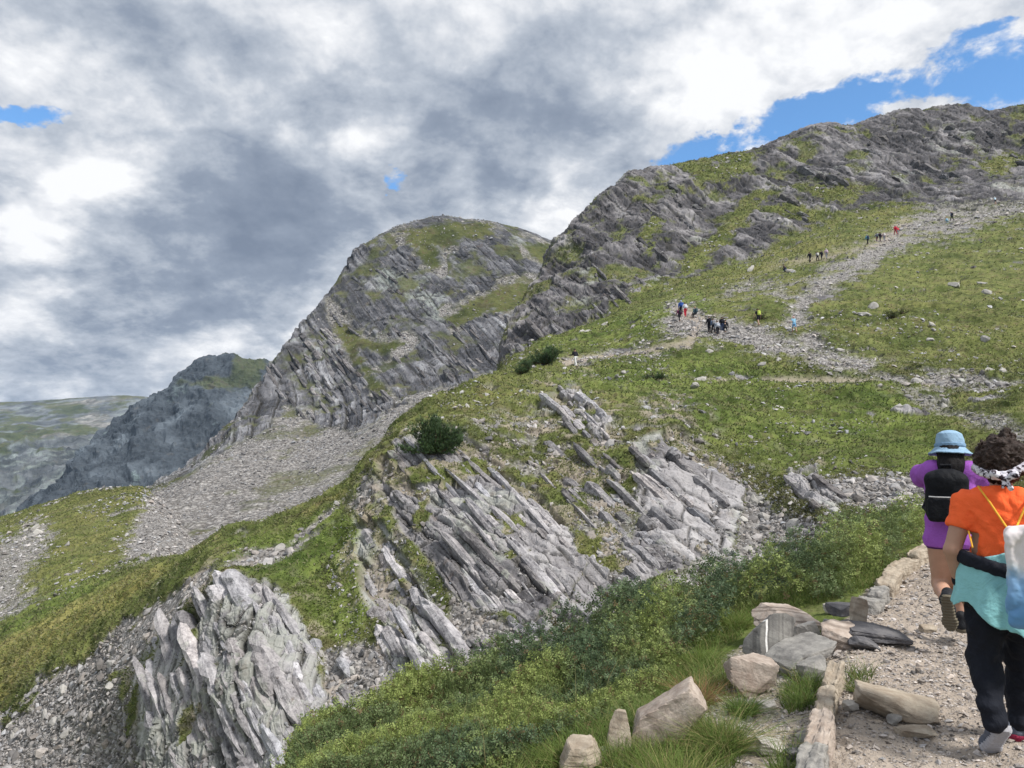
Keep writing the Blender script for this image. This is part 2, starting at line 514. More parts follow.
# ------------------------------------------------------------------ the hillside we stand on, up to the right-hand ridge
near_lines = [
    # under the feet
    [('z', -150, .5, -1.62), ('z', 1180, .5, -1.62)],
    # frame bottom
    [('z', -150, 5.5, -4.5), ('z', 0, 5.5, -4.0), ('z', 150, 5.5, -3.2), (330, 790, 5.0), (480, 775, 4.4), (600, 768, 4.1), (760, 768, 3.95), (850, 768, 3.9), (1180, 768, 3.9)],
    [('z', -150, 8, -6.5), ('z', 150, 8, -4.7), (330, 778, 6.8), (450, 745, 6.2), (560, 722, 5.8), (640, 704, 5.6), (760, 690, 5.5), (850, 640, 6.2), (980, 640, 6.2), (1180, 640, 6.2)],
    # edge of the path shelf
    [('z', -150, 11, -8.5), ('z', 0, 11, -7.6), ('z', 200, 10, -5.8), (330, 778, 8.6), (400, 745, 8), (480, 710, 8), (600, 662, 8.4), (750, 608, 8.9), (850, 566, 10.2), (900, 550, 11), (940, 543, 11), (1024, 545, 10.5), (1180, 550, 10.5)],
    # gully
    [('z', -150, 24, -16), ('z', 0, 24, -15), ('z', 150, 16, -10.5), ('z', 250, 15, -9.3), ('z', 330, 14, -7.8), ('z', 450, 13.5, -6.6), ('z', 560, 14, -5.6), ('z', 700, 15.5, -4.8), ('z', 780, 17, -4.0), ('z', 850, 18, -3.3), ('z', 940, 17, -2.4), ('z', 1024, 15.5, -1.4), ('z', 1180, 15, -1)],
    # foot of the outcrop
    [(-150, 778, 36), (0, 775, 36), (100, 778, 30), (160, 775, 24), (300, 775, 20), (330, 750, 20), (420, 708, 20), (470, 684, 20.5), (560, 648, 21), (640, 604, 22.5), (700, 578, 24), (790, 553, 26), (830, 530, 25), (930, 521, 24.5), (1024, 505, 21), (1180, 500, 20)],
    [(-150, 745, 40), (0, 742, 40), (100, 702, 34), (160, 690, 27), (250, 680, 23.5), (330, 660, 24.5), (400, 600, 25.5), (500, 560, 25), (600, 530, 27), (680, 508, 28.5), (760, 510, 30), (830, 503, 27.5), (930, 497, 27), (1024, 470, 26), (1180, 460, 25)],
    # its top
    [(-150, 732, 43), (0, 716, 44), (100, 645, 39), (160, 620, 33), (222, 583, 29), (290, 595, 27.5), (330, 560, 30), (350, 510, 33), (385, 452, 34), (410, 438, 34), (460, 433, 35), (540, 445, 35), (620, 435, 35), (680, 425, 36), (730, 460, 35), (780, 475, 31.5), (850, 472, 31), (930, 475, 31), (1024, 430, 35), (1180, 420, 35)],
    [(-150, 724, 46), (0, 690, 47), (100, 622, 42), (160, 590, 38), (222, 558, 34), (290, 545, 33), (350, 496, 36), (400, 429, 38), (460, 415, 41), (540, 410, 43), (620, 405, 43), (700, 410, 42), (780, 445, 38), (850, 450, 38), (930, 440, 40), (1024, 400, 43), (1180, 390, 43)],
    # crest of the knoll
    [(-150, 717, 49), (0, 655, 52), (100, 602, 48), (160, 573, 44), (222, 545, 40), (290, 515, 38), (350, 483, 40), (380, 452, 42), (400, 425, 44), (440, 402, 47), (480, 385, 52), (520, 371, 60), (560, 363, 66), (620, 368, 62), (700, 385, 56), (780, 395, 52), (850, 395, 52), (930, 395, 52), (1024, 385, 52), (1180, 375, 52)],
    [(-150, 650, 75), (0, 612, 72), (100, 575, 70), (160, 560, 66), ('z', 222, 60, -9.5), ('z', 290, 60, -11), ('z', 350, 60, -9), ('z', 400, 65, -5), ('z', 440, 70, 0), ('z', 480, 72, 4.0), (515, 364, 72), (560, 354, 73), (620, 352, 72), (700, 342, 70), (780, 362, 62), (850, 370, 60), (930, 372, 60), (1024, 365, 60), (1180, 355, 60)],
    [(-150, 580, 110), (0, 548, 108), (100, 543, 96), (160, 545, 88), ('z', 222, 90, -13.5), ('z', 290, 90, -14), ('z', 350, 90, -12), ('z', 440, 100, -6), ('z', 480, 100, 0), (508, 358, 98), (540, 345, 92), (600, 330, 90), (660, 318, 85), (700, 312, 84), (780, 310, 82), (850, 308, 80), (930, 313, 78), (1024, 310, 76), (1180, 300, 76)],
    # foot of the ridge cliffs
    [(-150, 545, 145), (0, 526, 140), (75, 502, 140), (130, 497, 132), (165, 512, 120), ('z', 222, 125, -16), ('z', 350, 130, -14), ('z', 440, 130, -8), ('z', 480, 130, -2), (505, 356, 125), (540, 340, 122), (600, 315, 125), (640, 297, 130), (700, 275, 138), (740, 262, 145), (800, 234, 155), (850, 214, 160), (930, 210, 158), (1024, 205, 150), (1180, 190, 150)],
    [(-150, 535, 165), (0, 519, 165), (40, 507, 160), (75, 495, 156), (100, 490, 155), (140, 487, 152), ('z', 180, 150, -12), ('z', 222, 150, -20), ('z', 350, 150, -17), ('z', 440, 150, -12), ('z', 480, 140, -4), (505, 346, 133), (530, 304, 148), (560, 272, 155), (600, 242, 160), (650, 225, 165), (740, 205, 172), (850, 165, 185), (930, 160, 190), (1024, 155, 195), (1180, 140, 195)],
    # skyline
    [('z', -150, 200, -50), ('z', 0, 200, -45), ('z', 140, 200, -35), ('z', 222, 200, -35), ('z', 440, 190, -30), ('z', 480, 160, -12), (503, 338, 143), (530, 290, 165), (548, 256, 178), (560, 240, 183), (575, 224, 186), (600, 201, 190), (620, 187, 193), (650, 176, 197), (690, 166, 200), (740, 159, 205), (780, 144, 210), (830, 131, 215), (900, 118, 222), (960, 114, 226), (1024, 110, 230), (1180, 100, 235)],
    [('z', -150, 300, -120), ('z', 480, 300, -70), ('z', 600, 320, -20), ('z', 1180, 330, 60)],
]
near_rows = [30, 130, 120, 40, 30, 170, 200, 60, 80, 70, 80, 90, 110, 120, 24]
ACOL = np.concatenate([[-4.0, -2.5, -1.8, -1.5], (np.arange(-500, -120, 5.0) - 512) / F, (np.arange(-120, 1144.5, 0.85) - 512) / F, (np.arange(1146.5, 1560, 2.6) - 512) / F, [1.6, 1.9, 2.5, 4.0]])
near = Sheet(near_lines, near_rows, ACOL)
px, py, P0 = near.px, near.py, near.base
Yd = P0[:, 1]

# -- where each kind of ground lies
e1 = fbm(P0, 3.0, 4, 1) * 9 + fbm(P0, 0.7, 3, 2) * 5         # ragged edges, in photo pixels
rocky = np.full(len(P0), -1e9, f32)
for poly in [
    [(350, 512), (378, 520), (400, 550), (422, 585), (470, 668), (468, 690), (424, 700), (390, 655), (362, 585)],
    [(384, 455), (400, 440), (460, 434), (488, 452), (540, 500), (590, 556), (585, 585), (545, 625), (515, 632), (455, 595), (405, 535), (376, 480)],
    [(500, 640), (540, 628), (575, 632), (560, 650), (500, 670)],
    [(627, 445), (677, 430), (715, 460), (745, 490), (735, 560), (690, 572), (632, 590), (615, 560), (640, 520)],
    [(132, 680), (160, 632), (220, 580), (240, 575), (290, 597), (325, 650), (335, 720), (325, 790), (150, 790)],
    [(545, 395), (580, 388), (590, 412), (560, 420), (540, 408)], [(590, 425), (612, 420), (612, 445), (592, 445)],
    [(780, 474), (815, 470), (850, 505), (835, 520), (800, 505)],
    [(590, 560), (630, 590), (620, 610), (580, 640), (560, 620)],
]:
    rocky = np.maximum(rocky, poly_sd(px, py, poly))
cliff = poly_sd(px, py, [(495, 362), (505, 330), (555, 225), (600, 180), (700, 150), (850, 100), (1100, 70), (1300, 60), (1300, 200), (1024, 204), (960, 208), (900, 205), (840, 208), (800, 232), (740, 262), (700, 272), (655, 282), (600, 312), (545, 338), (520, 352)])
for poly in [[(668, 160), (760, 152), (750, 168), (725, 185), (700, 182)],
             [(675, 262), (712, 232), (760, 186), (772, 196), (740, 228), (720, 250), (690, 275)],
             [(812, 188), (838, 180), (860, 195), (850, 204), (822, 203)],
             [(640, 240), (655, 215), (662, 222), (650, 250)], [(840, 222), (760, 215), (790, 205), (830, 208)],
             [(975, 165), (1015, 150), (1030, 160), (990, 178)]]:
    cliff = np.minimum(cliff, -poly_sd(px, py, poly) * 1.0)
rock = np.maximum(sst(rocky + e1 * 0.8, -2, 3) * (Yd < 62) * (Yd > 15), sst(cliff + e1 * 0.9, -2, 3) * (Yd > 95))
gn = fbm(P0, 2.2, 4, 9)
gn2 = fbm(P0, 12, 4, 10)
cliffm = sst(cliff + 6, -10, 14) * (Yd > 95)
rock_full = rock.copy()
rock *= 1 - sst(gn + 0.25 * e1 / 9, 0.42, 0.52) * (Yd < 62)             # grassy ledges between the slabs
rock *= 1 - 0.9 * sst(fbm(P0, 9, 6, 10, 0.7), 0.15, 0.8) * (Yd > 95)
# small outcrops on the grass
so = sst(fbm(P0, 4.0, 4, 14), 0.66, 0.76) * (Yd > 35) * sst(px, 420, 520)
rock = np.maximum(rock, so)

scree = np.zeros(len(P0), f32)
def add_scree(sd, noise_amp=1.0, soft=5, k=1.0, where=1.0):
    global scree
    scree = np.maximum(scree, where * k * sst(sd + e1 * noise_amp, -soft, soft))
add_scree(poly_sd(px, py, [(-250, 800), (-250, 745), (0, 722), (110, 632), (165, 598), (222, 560), (300, 522), (345, 505), (370, 478), (385, 485), (360, 512), (300, 548), (225, 582), (158, 640), (130, 700), (160, 800)]) - 14 * sst(fbm(P0, 2.5, 4, 22), 0.0, 0.5), 1.0, 5, 1.0, Yd < 60)
add_scree(poly_sd(px, py, [(318, 650), (365, 640), (395, 655), (430, 700), (480, 690), (420, 760), (320, 790)]), 0.6)
add_scree(poly_sd(px, py, [(455, 590), (520, 636), (590, 570), (640, 590), (560, 660), (440, 720)]), 0.8)
add_scree(poly_sd(px, py, [(700, 455), (730, 470), (772, 508), (835, 530), (840, 545), (780, 560), (700, 590), (640, 600), (690, 560), (715, 520)]), 0.5)
add_scree(poly_sd(px, py, [(820, 478), (930, 478), (940, 515), (860, 512), (835, 500)]), 0.6)
farm = (Yd > 50)
for pl in [
    [(1060, 196, 8), (1000, 208, 8), (960, 222, 12), (910, 238, 10), (880, 251, 12), (850, 268, 12), (803, 300, 10), (797, 322, 11), (820, 345, 10), (842, 360, 9), (880, 377, 9), (932, 385, 10), (1040, 392, 12)],
    [(680, 322, 16), (734, 332, 15), (775, 345, 12), (820, 364, 10), (880, 377, 8)],
    [(728, 292, 5), (767, 289, 5), (805, 304, 7)],
    [(905, 230, 8), (940, 210, 10), (1040, 190, 14)],
    [(575, 366, 1.5), (600, 359, 3), (640, 352, 4), (680, 340, 7)],
]:
    add_scree(line_sd(px, py, pl) + 3 - 7 * sst(fbm(P0, 1.8, 3, 25), -0.1, 0.4) - 9 * sst(fbm(P0, 5, 4, 23), 0.0, 0.6), 0.9, 8, 1.0, farm)
add_scree(line_sd(px, py, [(900, 388, 6), (960, 420, 6), (1030, 440, 10), (1100, 450, 10)]), 0.8, 6, 0.8)
# left meadow stones
add_scree((poly_sd(px, py, [(120, 560), (150, 492), (230, 480), (300, 560), (200, 580)])), 1.0, 6, 1.0, Yd > 60)
add_scree(poly_sd(px, py, [(-100, 660), (-60, 575), (40, 520), (55, 535), (20, 590), (40, 600), (0, 625)]), 1.2, 6, 0.9, Yd > 55)
scree = np.maximum(scree, sst(fbm(P0, 6, 5, 20, 0.62), 0.55, 0.75) * (Yd > 62) * (px < 230) * (py > 505) * 0.85)
scree = np.maximum(scree, sst(fbm(P0, 3, 5, 21, 0.6), 0.72, 0.85) * (Yd > 38) * (px > 520) * 0.8)
scree *= 1 - rock
dirt = np.zeros(len(P0), f32)
def add_dirt(sd, na=0.5, soft=3, k=1.0):
    global dirt
    dirt = np.maximum(dirt, k * sst(sd + e1 * na, -soft, soft))
nr_ = (Yd < 14)
add_dirt(poly_sd(px, py, [(800, 900), (818, 768), (838, 690), (828, 648), (845, 620), (860, 600), (885, 575), (925, 550), (960, 535), (1024, 530), (1400, 520), (1500, 900)]) * nr_ - 200 * ~nr_, 0.25, 3)
add_dirt(poly_sd(px, py, [(500, 900), (560, 770), (600, 730), (690, 690), (740, 650), (835, 640), (830, 700), (800, 900)]) * nr_ - 200 * ~nr_, 0.8, 6, 0.9)
add_dirt(line_sd(px, py, [(640, 352, 2), (690, 345, 3), (700, 320, 5), (680, 310, 5)]) - 200 * (Yd < 50), 0.2, 3, 0.7)
add_dirt(line_sd(px, py, [(672, 378, 1), (720, 383, 1.8), (780, 381, 1.8), (850, 383, 1.8), (930, 388, 2)]) - 200 * (Yd < 40), 0.1, 2, 0.8)
add_dirt(line_sd(px, py, [(770, 268, 1.5), (800, 262, 2), (850, 252, 2), (890, 238, 3), (905, 222, 4)]) - 200 * (Yd < 60), 0.5, 4, 0.5)
add_dirt(poly_sd(px, py, [(560, 362), (640, 350), (640, 354), (565, 366)]) - 200 * (Yd < 50), 0.05, 2, 0.9)
dirt *= 1 - rock * 0.9
mixz = sst(poly_sd(px, py, [(470, 425), (560, 395), (610, 420), (640, 440), (640, 540), (640, 600), (590, 640), (585, 560), (540, 490), (490, 450)]), -12, 12) * (Yd < 62) * (Yd > 18)
mixz = np.maximum(mixz, sst(poly_sd(px, py, [(630, 440), (640, 398), (690, 395), (725, 440), (700, 450)]), -8, 10) * (Yd < 62) * (Yd > 25))
mixz = np.maximum(mixz, sst(poly_sd(px, py, [(385, 455), (410, 560), (470, 660), (430, 600), (376, 520)]), -8, 6) * (Yd < 50) * (Yd > 18))
scree = np.maximum(scree, mixz * sst(fbm(P0, 1.7, 5, 24, 0.65), -0.1, 0.35) * 0.85 * (1 - rock))
# bare brown soil patches round the outcrop
soil = sst(fbm(P0, 1.6, 4, 31), 0.10, 0.45) * np.maximum(sst(rocky, -30, -2), mixz) * (Yd < 62) * (Yd > 15) * 0.7
grass = (1 - rock) * (1 - scree) * (1 - dirt)

lush = 0.18 + 0.15 * sst(fbm(P0, 8, 3, 63), -0.3, 0.3) + 0.5 *  sst(poly_sd(px, py, [(560, 385), (640, 350), (720, 345), (780, 375), (900, 385), (960, 460), (920, 480), (780, 470), (700, 440), (620, 400)]), -15, 20)
lush = np.maximum(lush, 0.85 * sst(poly_sd(px, py, [(225, 545), (345, 500), (372, 540), (380, 620), (350, 650), (320, 640), (290, 590), (240, 575)]), -6, 8))
lush = np.maximum(lush, 0.75 * (Yd < 16))
lush = np.maximum(lush, 0.7 * sst(poly_sd(px, py, [(520, 345), (700, 290), (720, 310), (640, 350), (560, 362)]), -6, 8))
lush = np.maximum(lush, 0.8 * sst(poly_sd(px, py, [(0, 600), (80, 560), (140, 600), (60, 640), (0, 650)]), -15, 15))
yel = 0.9 * sst(poly_sd(px, py, [(-200, 730), (-200, 640), (0, 640), (120, 580), (250, 540), (340, 485), (360, 490), (300, 520), (220, 552), (100, 628), (0, 720)]), -4, 10)
yel = np.maximum(yel, 0.5 * (px < 250) * (Yd > 60) * 1.0)
yel = np.maximum(yel, 0.55 * sst(poly_sd(px, py, [(690, 285), (760, 255), (890, 215), (905, 222), (800, 262), (740, 290)]), -5, 6))
yel = np.maximum(yel, 0.38 * (Yd > 60) * (px > 750))
yel = np.maximum(yel, 0.25 * (px > 400) * (Yd > 30))

# -- roughen it
bedN, bedT = (0.68, -0.10, 0.72), (0.62, 0.10, -0.78)
H, tone, crack, gap = strata(P0, (0.58, 0.04, 0.82), (0.70, 0.10, -0.68), 1.15, 3, 0.22)
leftsel = (px < 345) & (py > 560) & (Yd < 60)
Hl, tl, cl, gl = strata(P0[leftsel], (0.80, -0.15, 0.58), (0.5, 0.10, -0.85), 1.3, 4, 0.3)
H[leftsel] = Hl; tone[leftsel] = tl; crack[leftsel] = cl; gap[leftsel] = gl
rightsel = (px + 1.6 * e1 > 618) & (Yd < 60)
Hl, tl, cl, gl = strata(P0[rightsel], (0.45, -0.2, 0.87), (0.8, 0.10, -0.5), 1.5, 6, 0.5, 2.2, 2.0)
H[rightsel] = Hl; tone[rightsel] = tl; crack[rightsel] = cl; gap[rightsel] = gl
scale_far = np.where(Yd > 90, 1.0, 0.0)
farsel = Yd > 80
H2, tone2, crack2, gap2 = strata(P0[farsel], (0.72, -0.05, 0.69), (0.55, 0.1, -0.8), 3.6, 5, 0.35, 3.0, 2.5)
H[farsel] = H2; tone[farsel] = tone2; crack[farsel] = crack2 * 0.8; gap[farsel] = gap2
big = fbm(P0, 5.0, 4, 41)
gapm = sst(gap, 0.30, 0.42) * rock * (Yd < 62) * np.where(px < 345, 0.35, 1.0)
rock = rock * (1 - gapm)
gsc = gapm * sst(fbm(P0, 1.2, 3, 33), -0.25, 0.1)
scree = np.maximum(scree, gsc * 0.8)
grass = (1 - rock) * (1 - scree) * (1 - dirt)
rr1 = ridged(P0, 1.3, 5, 44)
ampR = np.where(Yd > 80, 1.7 * cliffm, np.where(px < 345, 0.3, 0.6)) * rock + so * 0.3 * (Yd > 80)
big2 = ridged(P0, 26, 5, 43)
d = ampR * (H - 0.42) - rock * crack * np.where(farsel, 0.35 * cliffm, 0.14)
d += cliffm * rock * (1.5 * (ridged(P0, 7, 5, 45) - 0.6) + 0.5 * (ridged(P0, 1.8, 3, 46) - 0.6))
d += np.where(Yd > 80, 5.5 * cliffm * (big2 - 0.80), (0.45 * big + 0.42 * (rr1 - 0.6)) * rock)
d -= gapm * 0.30
# ground swells and tussocks
tsz = np.clip(Yd / 60, 0.35, 2.0)
tus = 1 - np.abs(noise(P0, 1.1, 51)) * 1.6
tus2 = 1 - np.abs(noise(P0, 0.38, 52)) * 1.5
d += grass * (Yd > 14) * (0.26 * tus + 0.09 * tus2 * np.clip(60 / np.maximum(Yd, 1), 0, 1) ** 2 + 0.35 * np.maximum(0, noise(P0, 2.6, 58))) * np.clip(Yd / 40, 0.5, 1.1)
d += (1 - rock) * (Yd > 30) * fbm(P0, 7.0, 3, 53) * 0.35
st = np.maximum(0, noise(P0, 0.5, 54))
d += scree * (Yd > 14) * (0.14 * st + 0.14 * np.abs(noise(P0, 0.2, 55)))
d *= 1 - 0.85 * sst(poly_sd(px, py, [(120, 640), (150, 600), (185, 590), (180, 660), (165, 720), (125, 720)]), -6, 8) * (Yd < 60)
near_d = (Yd < 14)
d += near_d * (0.035 * fbm(P0, 0.7, 5, 56) + 0.012 * noise(P0, 0.06, 57))
near.push(d)
# keep everything clear of the lens
path_m = dirt * near_d
m1 = np.stack([rock, scree, np.maximum(dirt, np.maximum(soil, 0.5 * gapm)) * (1 - rock), lush], 1)
lich = sst(fbm(P0, 3.5, 3, 61), -0.2, 0.8)
lich = np.where(Yd > 80, 0.8 * sst(fbm(P0, 14, 3, 61), 0.1, 0.9), lich)
lich = np.where(poly_sd(px, py, [(340, 505), (378, 515), (475, 668), (424, 705), (360, 590)]) > -5, 0.95, lich)
lich = np.where(poly_sd(px, py, [(120, 690), (220, 575), (300, 590), (340, 680), (330, 800), (140, 800)]) > -5, np.maximum(lich, 0.7), lich)
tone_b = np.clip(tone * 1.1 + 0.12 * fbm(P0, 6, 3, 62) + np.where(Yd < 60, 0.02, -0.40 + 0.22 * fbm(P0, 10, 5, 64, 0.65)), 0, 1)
m2 = np.stack([tone_b, lich, yel, crack * rock], 1)
MAT_NEAR = terrain_material('hillside ground', 1.0, 0.30)
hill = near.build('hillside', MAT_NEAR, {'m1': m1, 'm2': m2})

# ------------------------------------------------------------------ middle mountain with its scree apron
mt_lines = [
    [('z', -150, 80, -80), ('z', 700, 80, -30)],
    [('z', -150, 110, -70), ('z', 60, 110, -40), ('z', 100, 110, -24), (150, 560, 104), (200, 556, 100), (300, 545, 100), ('z', 400, 120, -12), ('z', 450, 130, -8), ('z', 700, 130, -8)],
    [('z', -150, 160, -70), ('z', 60, 160, -35), ('z', 100, 160, -18), ('z', 150, 150, -10.6), (200, 498, 148), (300, 482, 165), (400, 441, 185), (450, 420, 190), ('z', 560, 200, 8), ('z', 700, 200, 8)],
    [('z', -150, 230, -90), ('z', 60, 230, -55), ('z', 110, 230, -25), (150, 493, 225), (180, 478, 230), (215, 456, 235), (270, 432, 250), (330, 428, 260), (400, 398, 270), (450, 386, 280), (500, 370, 290), (560, 350, 290), (700, 340, 290)],
    [('z', -150, 260, -90), ('z', 60, 260, -52), ('z', 110, 260, -25), (150, 489, 243), (200, 466, 250), (215, 450, 255), (245, 418, 272), (270, 392, 298), (300, 370, 318), (350, 340, 330), (400, 310, 340), (450, 300, 350), (560, 300, 350), (700, 300, 350)],
    [('z', -150, 290, -90), ('z', 60, 290, -50), ('z', 110, 280, -26), (150, 487, 258), (185, 471, 260), (200, 460, 262), (215, 444, 270), (232, 420, 282), (245, 406, 290), (262, 382, 310), (275, 362, 330), (300, 331, 350), (325, 301, 370), (342, 272, 388), (352, 255, 400), (375, 240, 410), (400, 229, 415), (425, 221, 420), (445, 218, 425), (462, 222, 425), (490, 224, 430), (520, 232, 435), (550, 244, 440), (600, 268, 440), (700, 300, 440)],
    [('z', -150, 420, -160), ('z', 110, 420, -120), ('z', 250, 430, -60), ('z', 350, 480, 20), ('z', 450, 560, 40), ('z', 700, 560, 20)],
]
mt = Sheet(mt_lines, [16, 80, 150, 130, 220, 24], acolumns(-120, 700, 0.9), 5)
qx, qy, Q0 = mt.px, mt.py, mt.base
QY = Q0[:, 1]
e2 = fbm(Q0, 16, 4, 71) * 9 + fbm(Q0, 4, 3, 72) * 4
mcl = poly_sd(qx, qy, [(100, 300), (300, 100), (750, 150), (750, 380), (500, 372), (470, 383), (425, 392), (385, 418), (355, 432), (325, 428), (290, 405), (272, 425), (240, 448), (205, 470), (150, 484)])
M_GRASS = [[(328, 302), (338, 312), (352, 328), (380, 342), (412, 338), (414, 346), (385, 356), (360, 352), (395, 398), (375, 400), (345, 352), (333, 330)],
             [(395, 230), (455, 218), (490, 222), (500, 236), (440, 250), (442, 275), (420, 262), (405, 245)],
             [(440, 315), (500, 285), (560, 275), (570, 300), (500, 315), (450, 330)],
             [(520, 238), (560, 245), (560, 275), (530, 258)]]
for poly in M_GRASS:
    mcl = np.minimum(mcl, -poly_sd(qx, qy, poly))
mgp = mcl.copy()
mrock = sst(mcl + e2 * 0.9, -3, 3)
mrock *= 1 - 0.85 * sst(fbm(Q0, 20, 5, 73, 0.65) + 0.15 * (qy < 300), 0.12, 0.75)
mgrass = sst(poly_sd(qx, qy, [(200, 405), (235, 400), (262, 425), (300, 420), (345, 425), (250, 470), (330, 465), (385, 430), (360, 470), (280, 500), (225, 525), (300, 440), (220, 452), (150, 490), (140, 482)]) + e2 * 1.2 - 4, -4, 4) * 0.6
mgrass = np.maximum(mgrass, sst(line_sd(qx, qy, [(150, 490, 3), (190, 474, 4), (215, 455, 3)]) + e2 * 0.2, -2, 2))
mgrass = np.maximum(mgrass, sst(line_sd(qx, qy, [(390, 455, 4), (430, 425, 6), (480, 392, 5)]) + e2 * 0.8, -3, 3) * 0.9)
for poly in M_GRASS: mgrass = np.maximum(mgrass, sst(poly_sd(qx, qy, poly) + e2, -4, 3))
mgrass = np.maximum(mgrass, sst(fbm(Q0, 14, 5, 74) + 0.15 * (qy < 300) - 0.3 * (QY < 240), 0.25, 0.6) * 0.8)
mscree = (1 - mrock) * (1 - mgrass) * (mcl < 6)
mH, mtone, mcr, mgap = strata(Q0, (0.70, -0.08, 0.70), (0.60, 0.1, -0.8), 5.0, 7, 0.35, 3.5, 2.5)
bigm = ridged(Q0, 60, 5, 75)
md = mrock * (3.0 * (mH - 0.42) - 0.6 * mcr) + 6.5 * (bigm - 0.66) * sst(mcl, -6, 12) + mrock * 1.6 * (ridged(Q0, 9, 4, 70) - 0.6)
md *= np.where(QY > 395, 0.45, 1.0)
md += (1 - mrock) * (fbm(Q0, 10, 4, 76) * 0.8 + 0.25 * np.abs(noise(Q0, 1.5, 77)))
mt.push(md)
mlush = np.full(len(Q0), 0.12, f32); myel = np.where(QY > 380, 0.25, 0.15).astype(f32)
mm1 = np.stack([mrock, mscree, 0 * mrock, mlush], 1)
mlich = sst(fbm(Q0, 30, 4, 78), 0.0, 0.9) * 0.7
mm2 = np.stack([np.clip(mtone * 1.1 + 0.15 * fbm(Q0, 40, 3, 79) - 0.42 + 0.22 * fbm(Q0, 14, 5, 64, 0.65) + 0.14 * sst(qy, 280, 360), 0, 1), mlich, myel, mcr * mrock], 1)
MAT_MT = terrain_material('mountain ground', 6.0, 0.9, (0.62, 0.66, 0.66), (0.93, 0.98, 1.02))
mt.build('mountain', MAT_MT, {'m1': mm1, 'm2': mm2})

# ------------------------------------------------------------------ dark far peak
fp_lines = [
    [('z', -150, 450, -150), ('z', 450, 450, -140)],
    [('z', -150, 700, -150), ('z', 0, 700, -130), (50, 510, 690), (100, 505, 680), (450, 505, 680)],
    [('z', -150, 780, -150), ('z', 0, 780, -125), (50, 498, 735), (70, 478, 775), (100, 458, 790), (150, 435, 800), (200, 412, 820), (270, 402, 830), (450, 420, 830)],
    [('z', -150, 800, -140), ('z', 0, 800, -118), ('z', 40, 800, -62), (55, 494, 765), (68, 480, 790), (78, 463, 810), (100, 444, 840), (125, 425, 860), (150, 406, 880), (160, 400, 885), (175, 388, 900), (195, 372, 920), (212, 362, 925), (225, 359, 930), (268, 363, 950), (300, 375, 960), (450, 400, 960)],
    [('z', -150, 1100, -260), ('z', 150, 1250, -160), ('z', 450, 1300, -60)],
]
fp = Sheet(fp_lines, [10, 60, 110, 16], acolumns(-100, 450, 1.0), 4)
R0 = fp.base
fr = ridged(R0, 130, 6, 81); fr2 = ridged(R0, 30, 4, 82)
fr3 = ridged(R0, 11, 3, 86)
fp.push((34 * (fr - 0.6) + 14 * (fr2 - 0.6) + 4 * (fr3 - 0.6)) * sst(R0[:, 1], 600, 720) * np.where(R0[:, 1] > 900, 0.25, 1))
frock = 1 - sst(fbm(R0, 70, 5, 83) + 0.9 * sst(R0[:, 2], 100, 116) - 0.3 * (R0[:, 2] < 95), 0.25, 0.5) * 0.75
fm1 = np.stack([frock, 0 * frock, 0 * frock, 0 * frock + 0.2], 1)
fm2 = np.stack([np.clip(0.0 + 0.40 * fbm(R0, 40, 4, 84), 0, 1), sst(fbm(R0, 60, 4, 85), 0.1, 0.9) * 0.5, np.where(R0[:, 2] > 108, 1.0, 0.1), 0 * frock], 1)
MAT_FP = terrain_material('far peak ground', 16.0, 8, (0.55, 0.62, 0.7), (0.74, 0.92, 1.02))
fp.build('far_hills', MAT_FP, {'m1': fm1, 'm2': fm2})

# ------------------------------------------------------------------ plateau on the horizon
pl_lines = [
    [('z', -150, 800, -240), ('z', 450, 800, -220)],
    [(-150, 540, 1050), (0, 528, 1050), (60, 505, 1050), (100, 495, 1080), (450, 490, 1080)],
    [(-150, 470, 1450), (0, 452, 1450), (100, 450, 1450), (450, 450, 1450)],
    [(-150, 430, 1900), (0, 424, 1900), (100, 424, 1900), (450, 430, 1900)],
    [(-150, 408, 2300), (0, 403, 2300), (60, 400, 2300), (100, 397, 2300), (135, 396, 2300), (160, 399, 2300), (450, 408, 2300)],
    [('z', -150, 3200, -100), ('z', 450, 3200, -100)],
]
pt = Sheet(pl_lines, [8, 70, 50, 40, 12], acolumns(-140, 450, 1.2), 5)
W0 = pt.base
wn = ridged(W0, 260, 6, 91)
pt.push((75 * (wn - 0.62) + 22 * (ridged(W0, 60, 4, 98) - 0.6)) * sst(-W0[:, 1], -1900, -1350) * sst(W0[:, 1], 850, 1000) + 8 * fbm(W0, 60, 4, 92) * np.where(W0[:, 1] > 1900, 0.3, 1))
wr = sst(fbm(W0, 90, 6, 93, 0.65) + 0.25 + 0.9 * sst(-W0[:, 1], -1700, -1200), 0.05, 0.55) * 0.9
ws = sst(fbm(W0, 200, 5, 94) + 0.6 * sst(poly_sd(pt.px, pt.py, [(75, 425), (90, 400), (150, 398), (160, 410), (110, 440)]), -5, 8), 0.45, 0.75)
wm1 = np.stack([wr, ws * (1 - wr) * 0.8, 0 * wr, 0 * wr + 0.1], 1)
wm2 = np.stack([0 * wr + 0.12 + 0.12 * (W0[:, 1] > 1500) + 0.35 * fbm(W0, 50, 4, 95), 0 * wr + 0.45, np.where(W0[:, 1] > 2100, 0.5, 0.2), 0 * wr], 1)
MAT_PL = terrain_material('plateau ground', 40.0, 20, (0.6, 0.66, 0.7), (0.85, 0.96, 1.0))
pt.build('plateau_hills', MAT_PL, {'m1': wm1, 'm2': wm2})

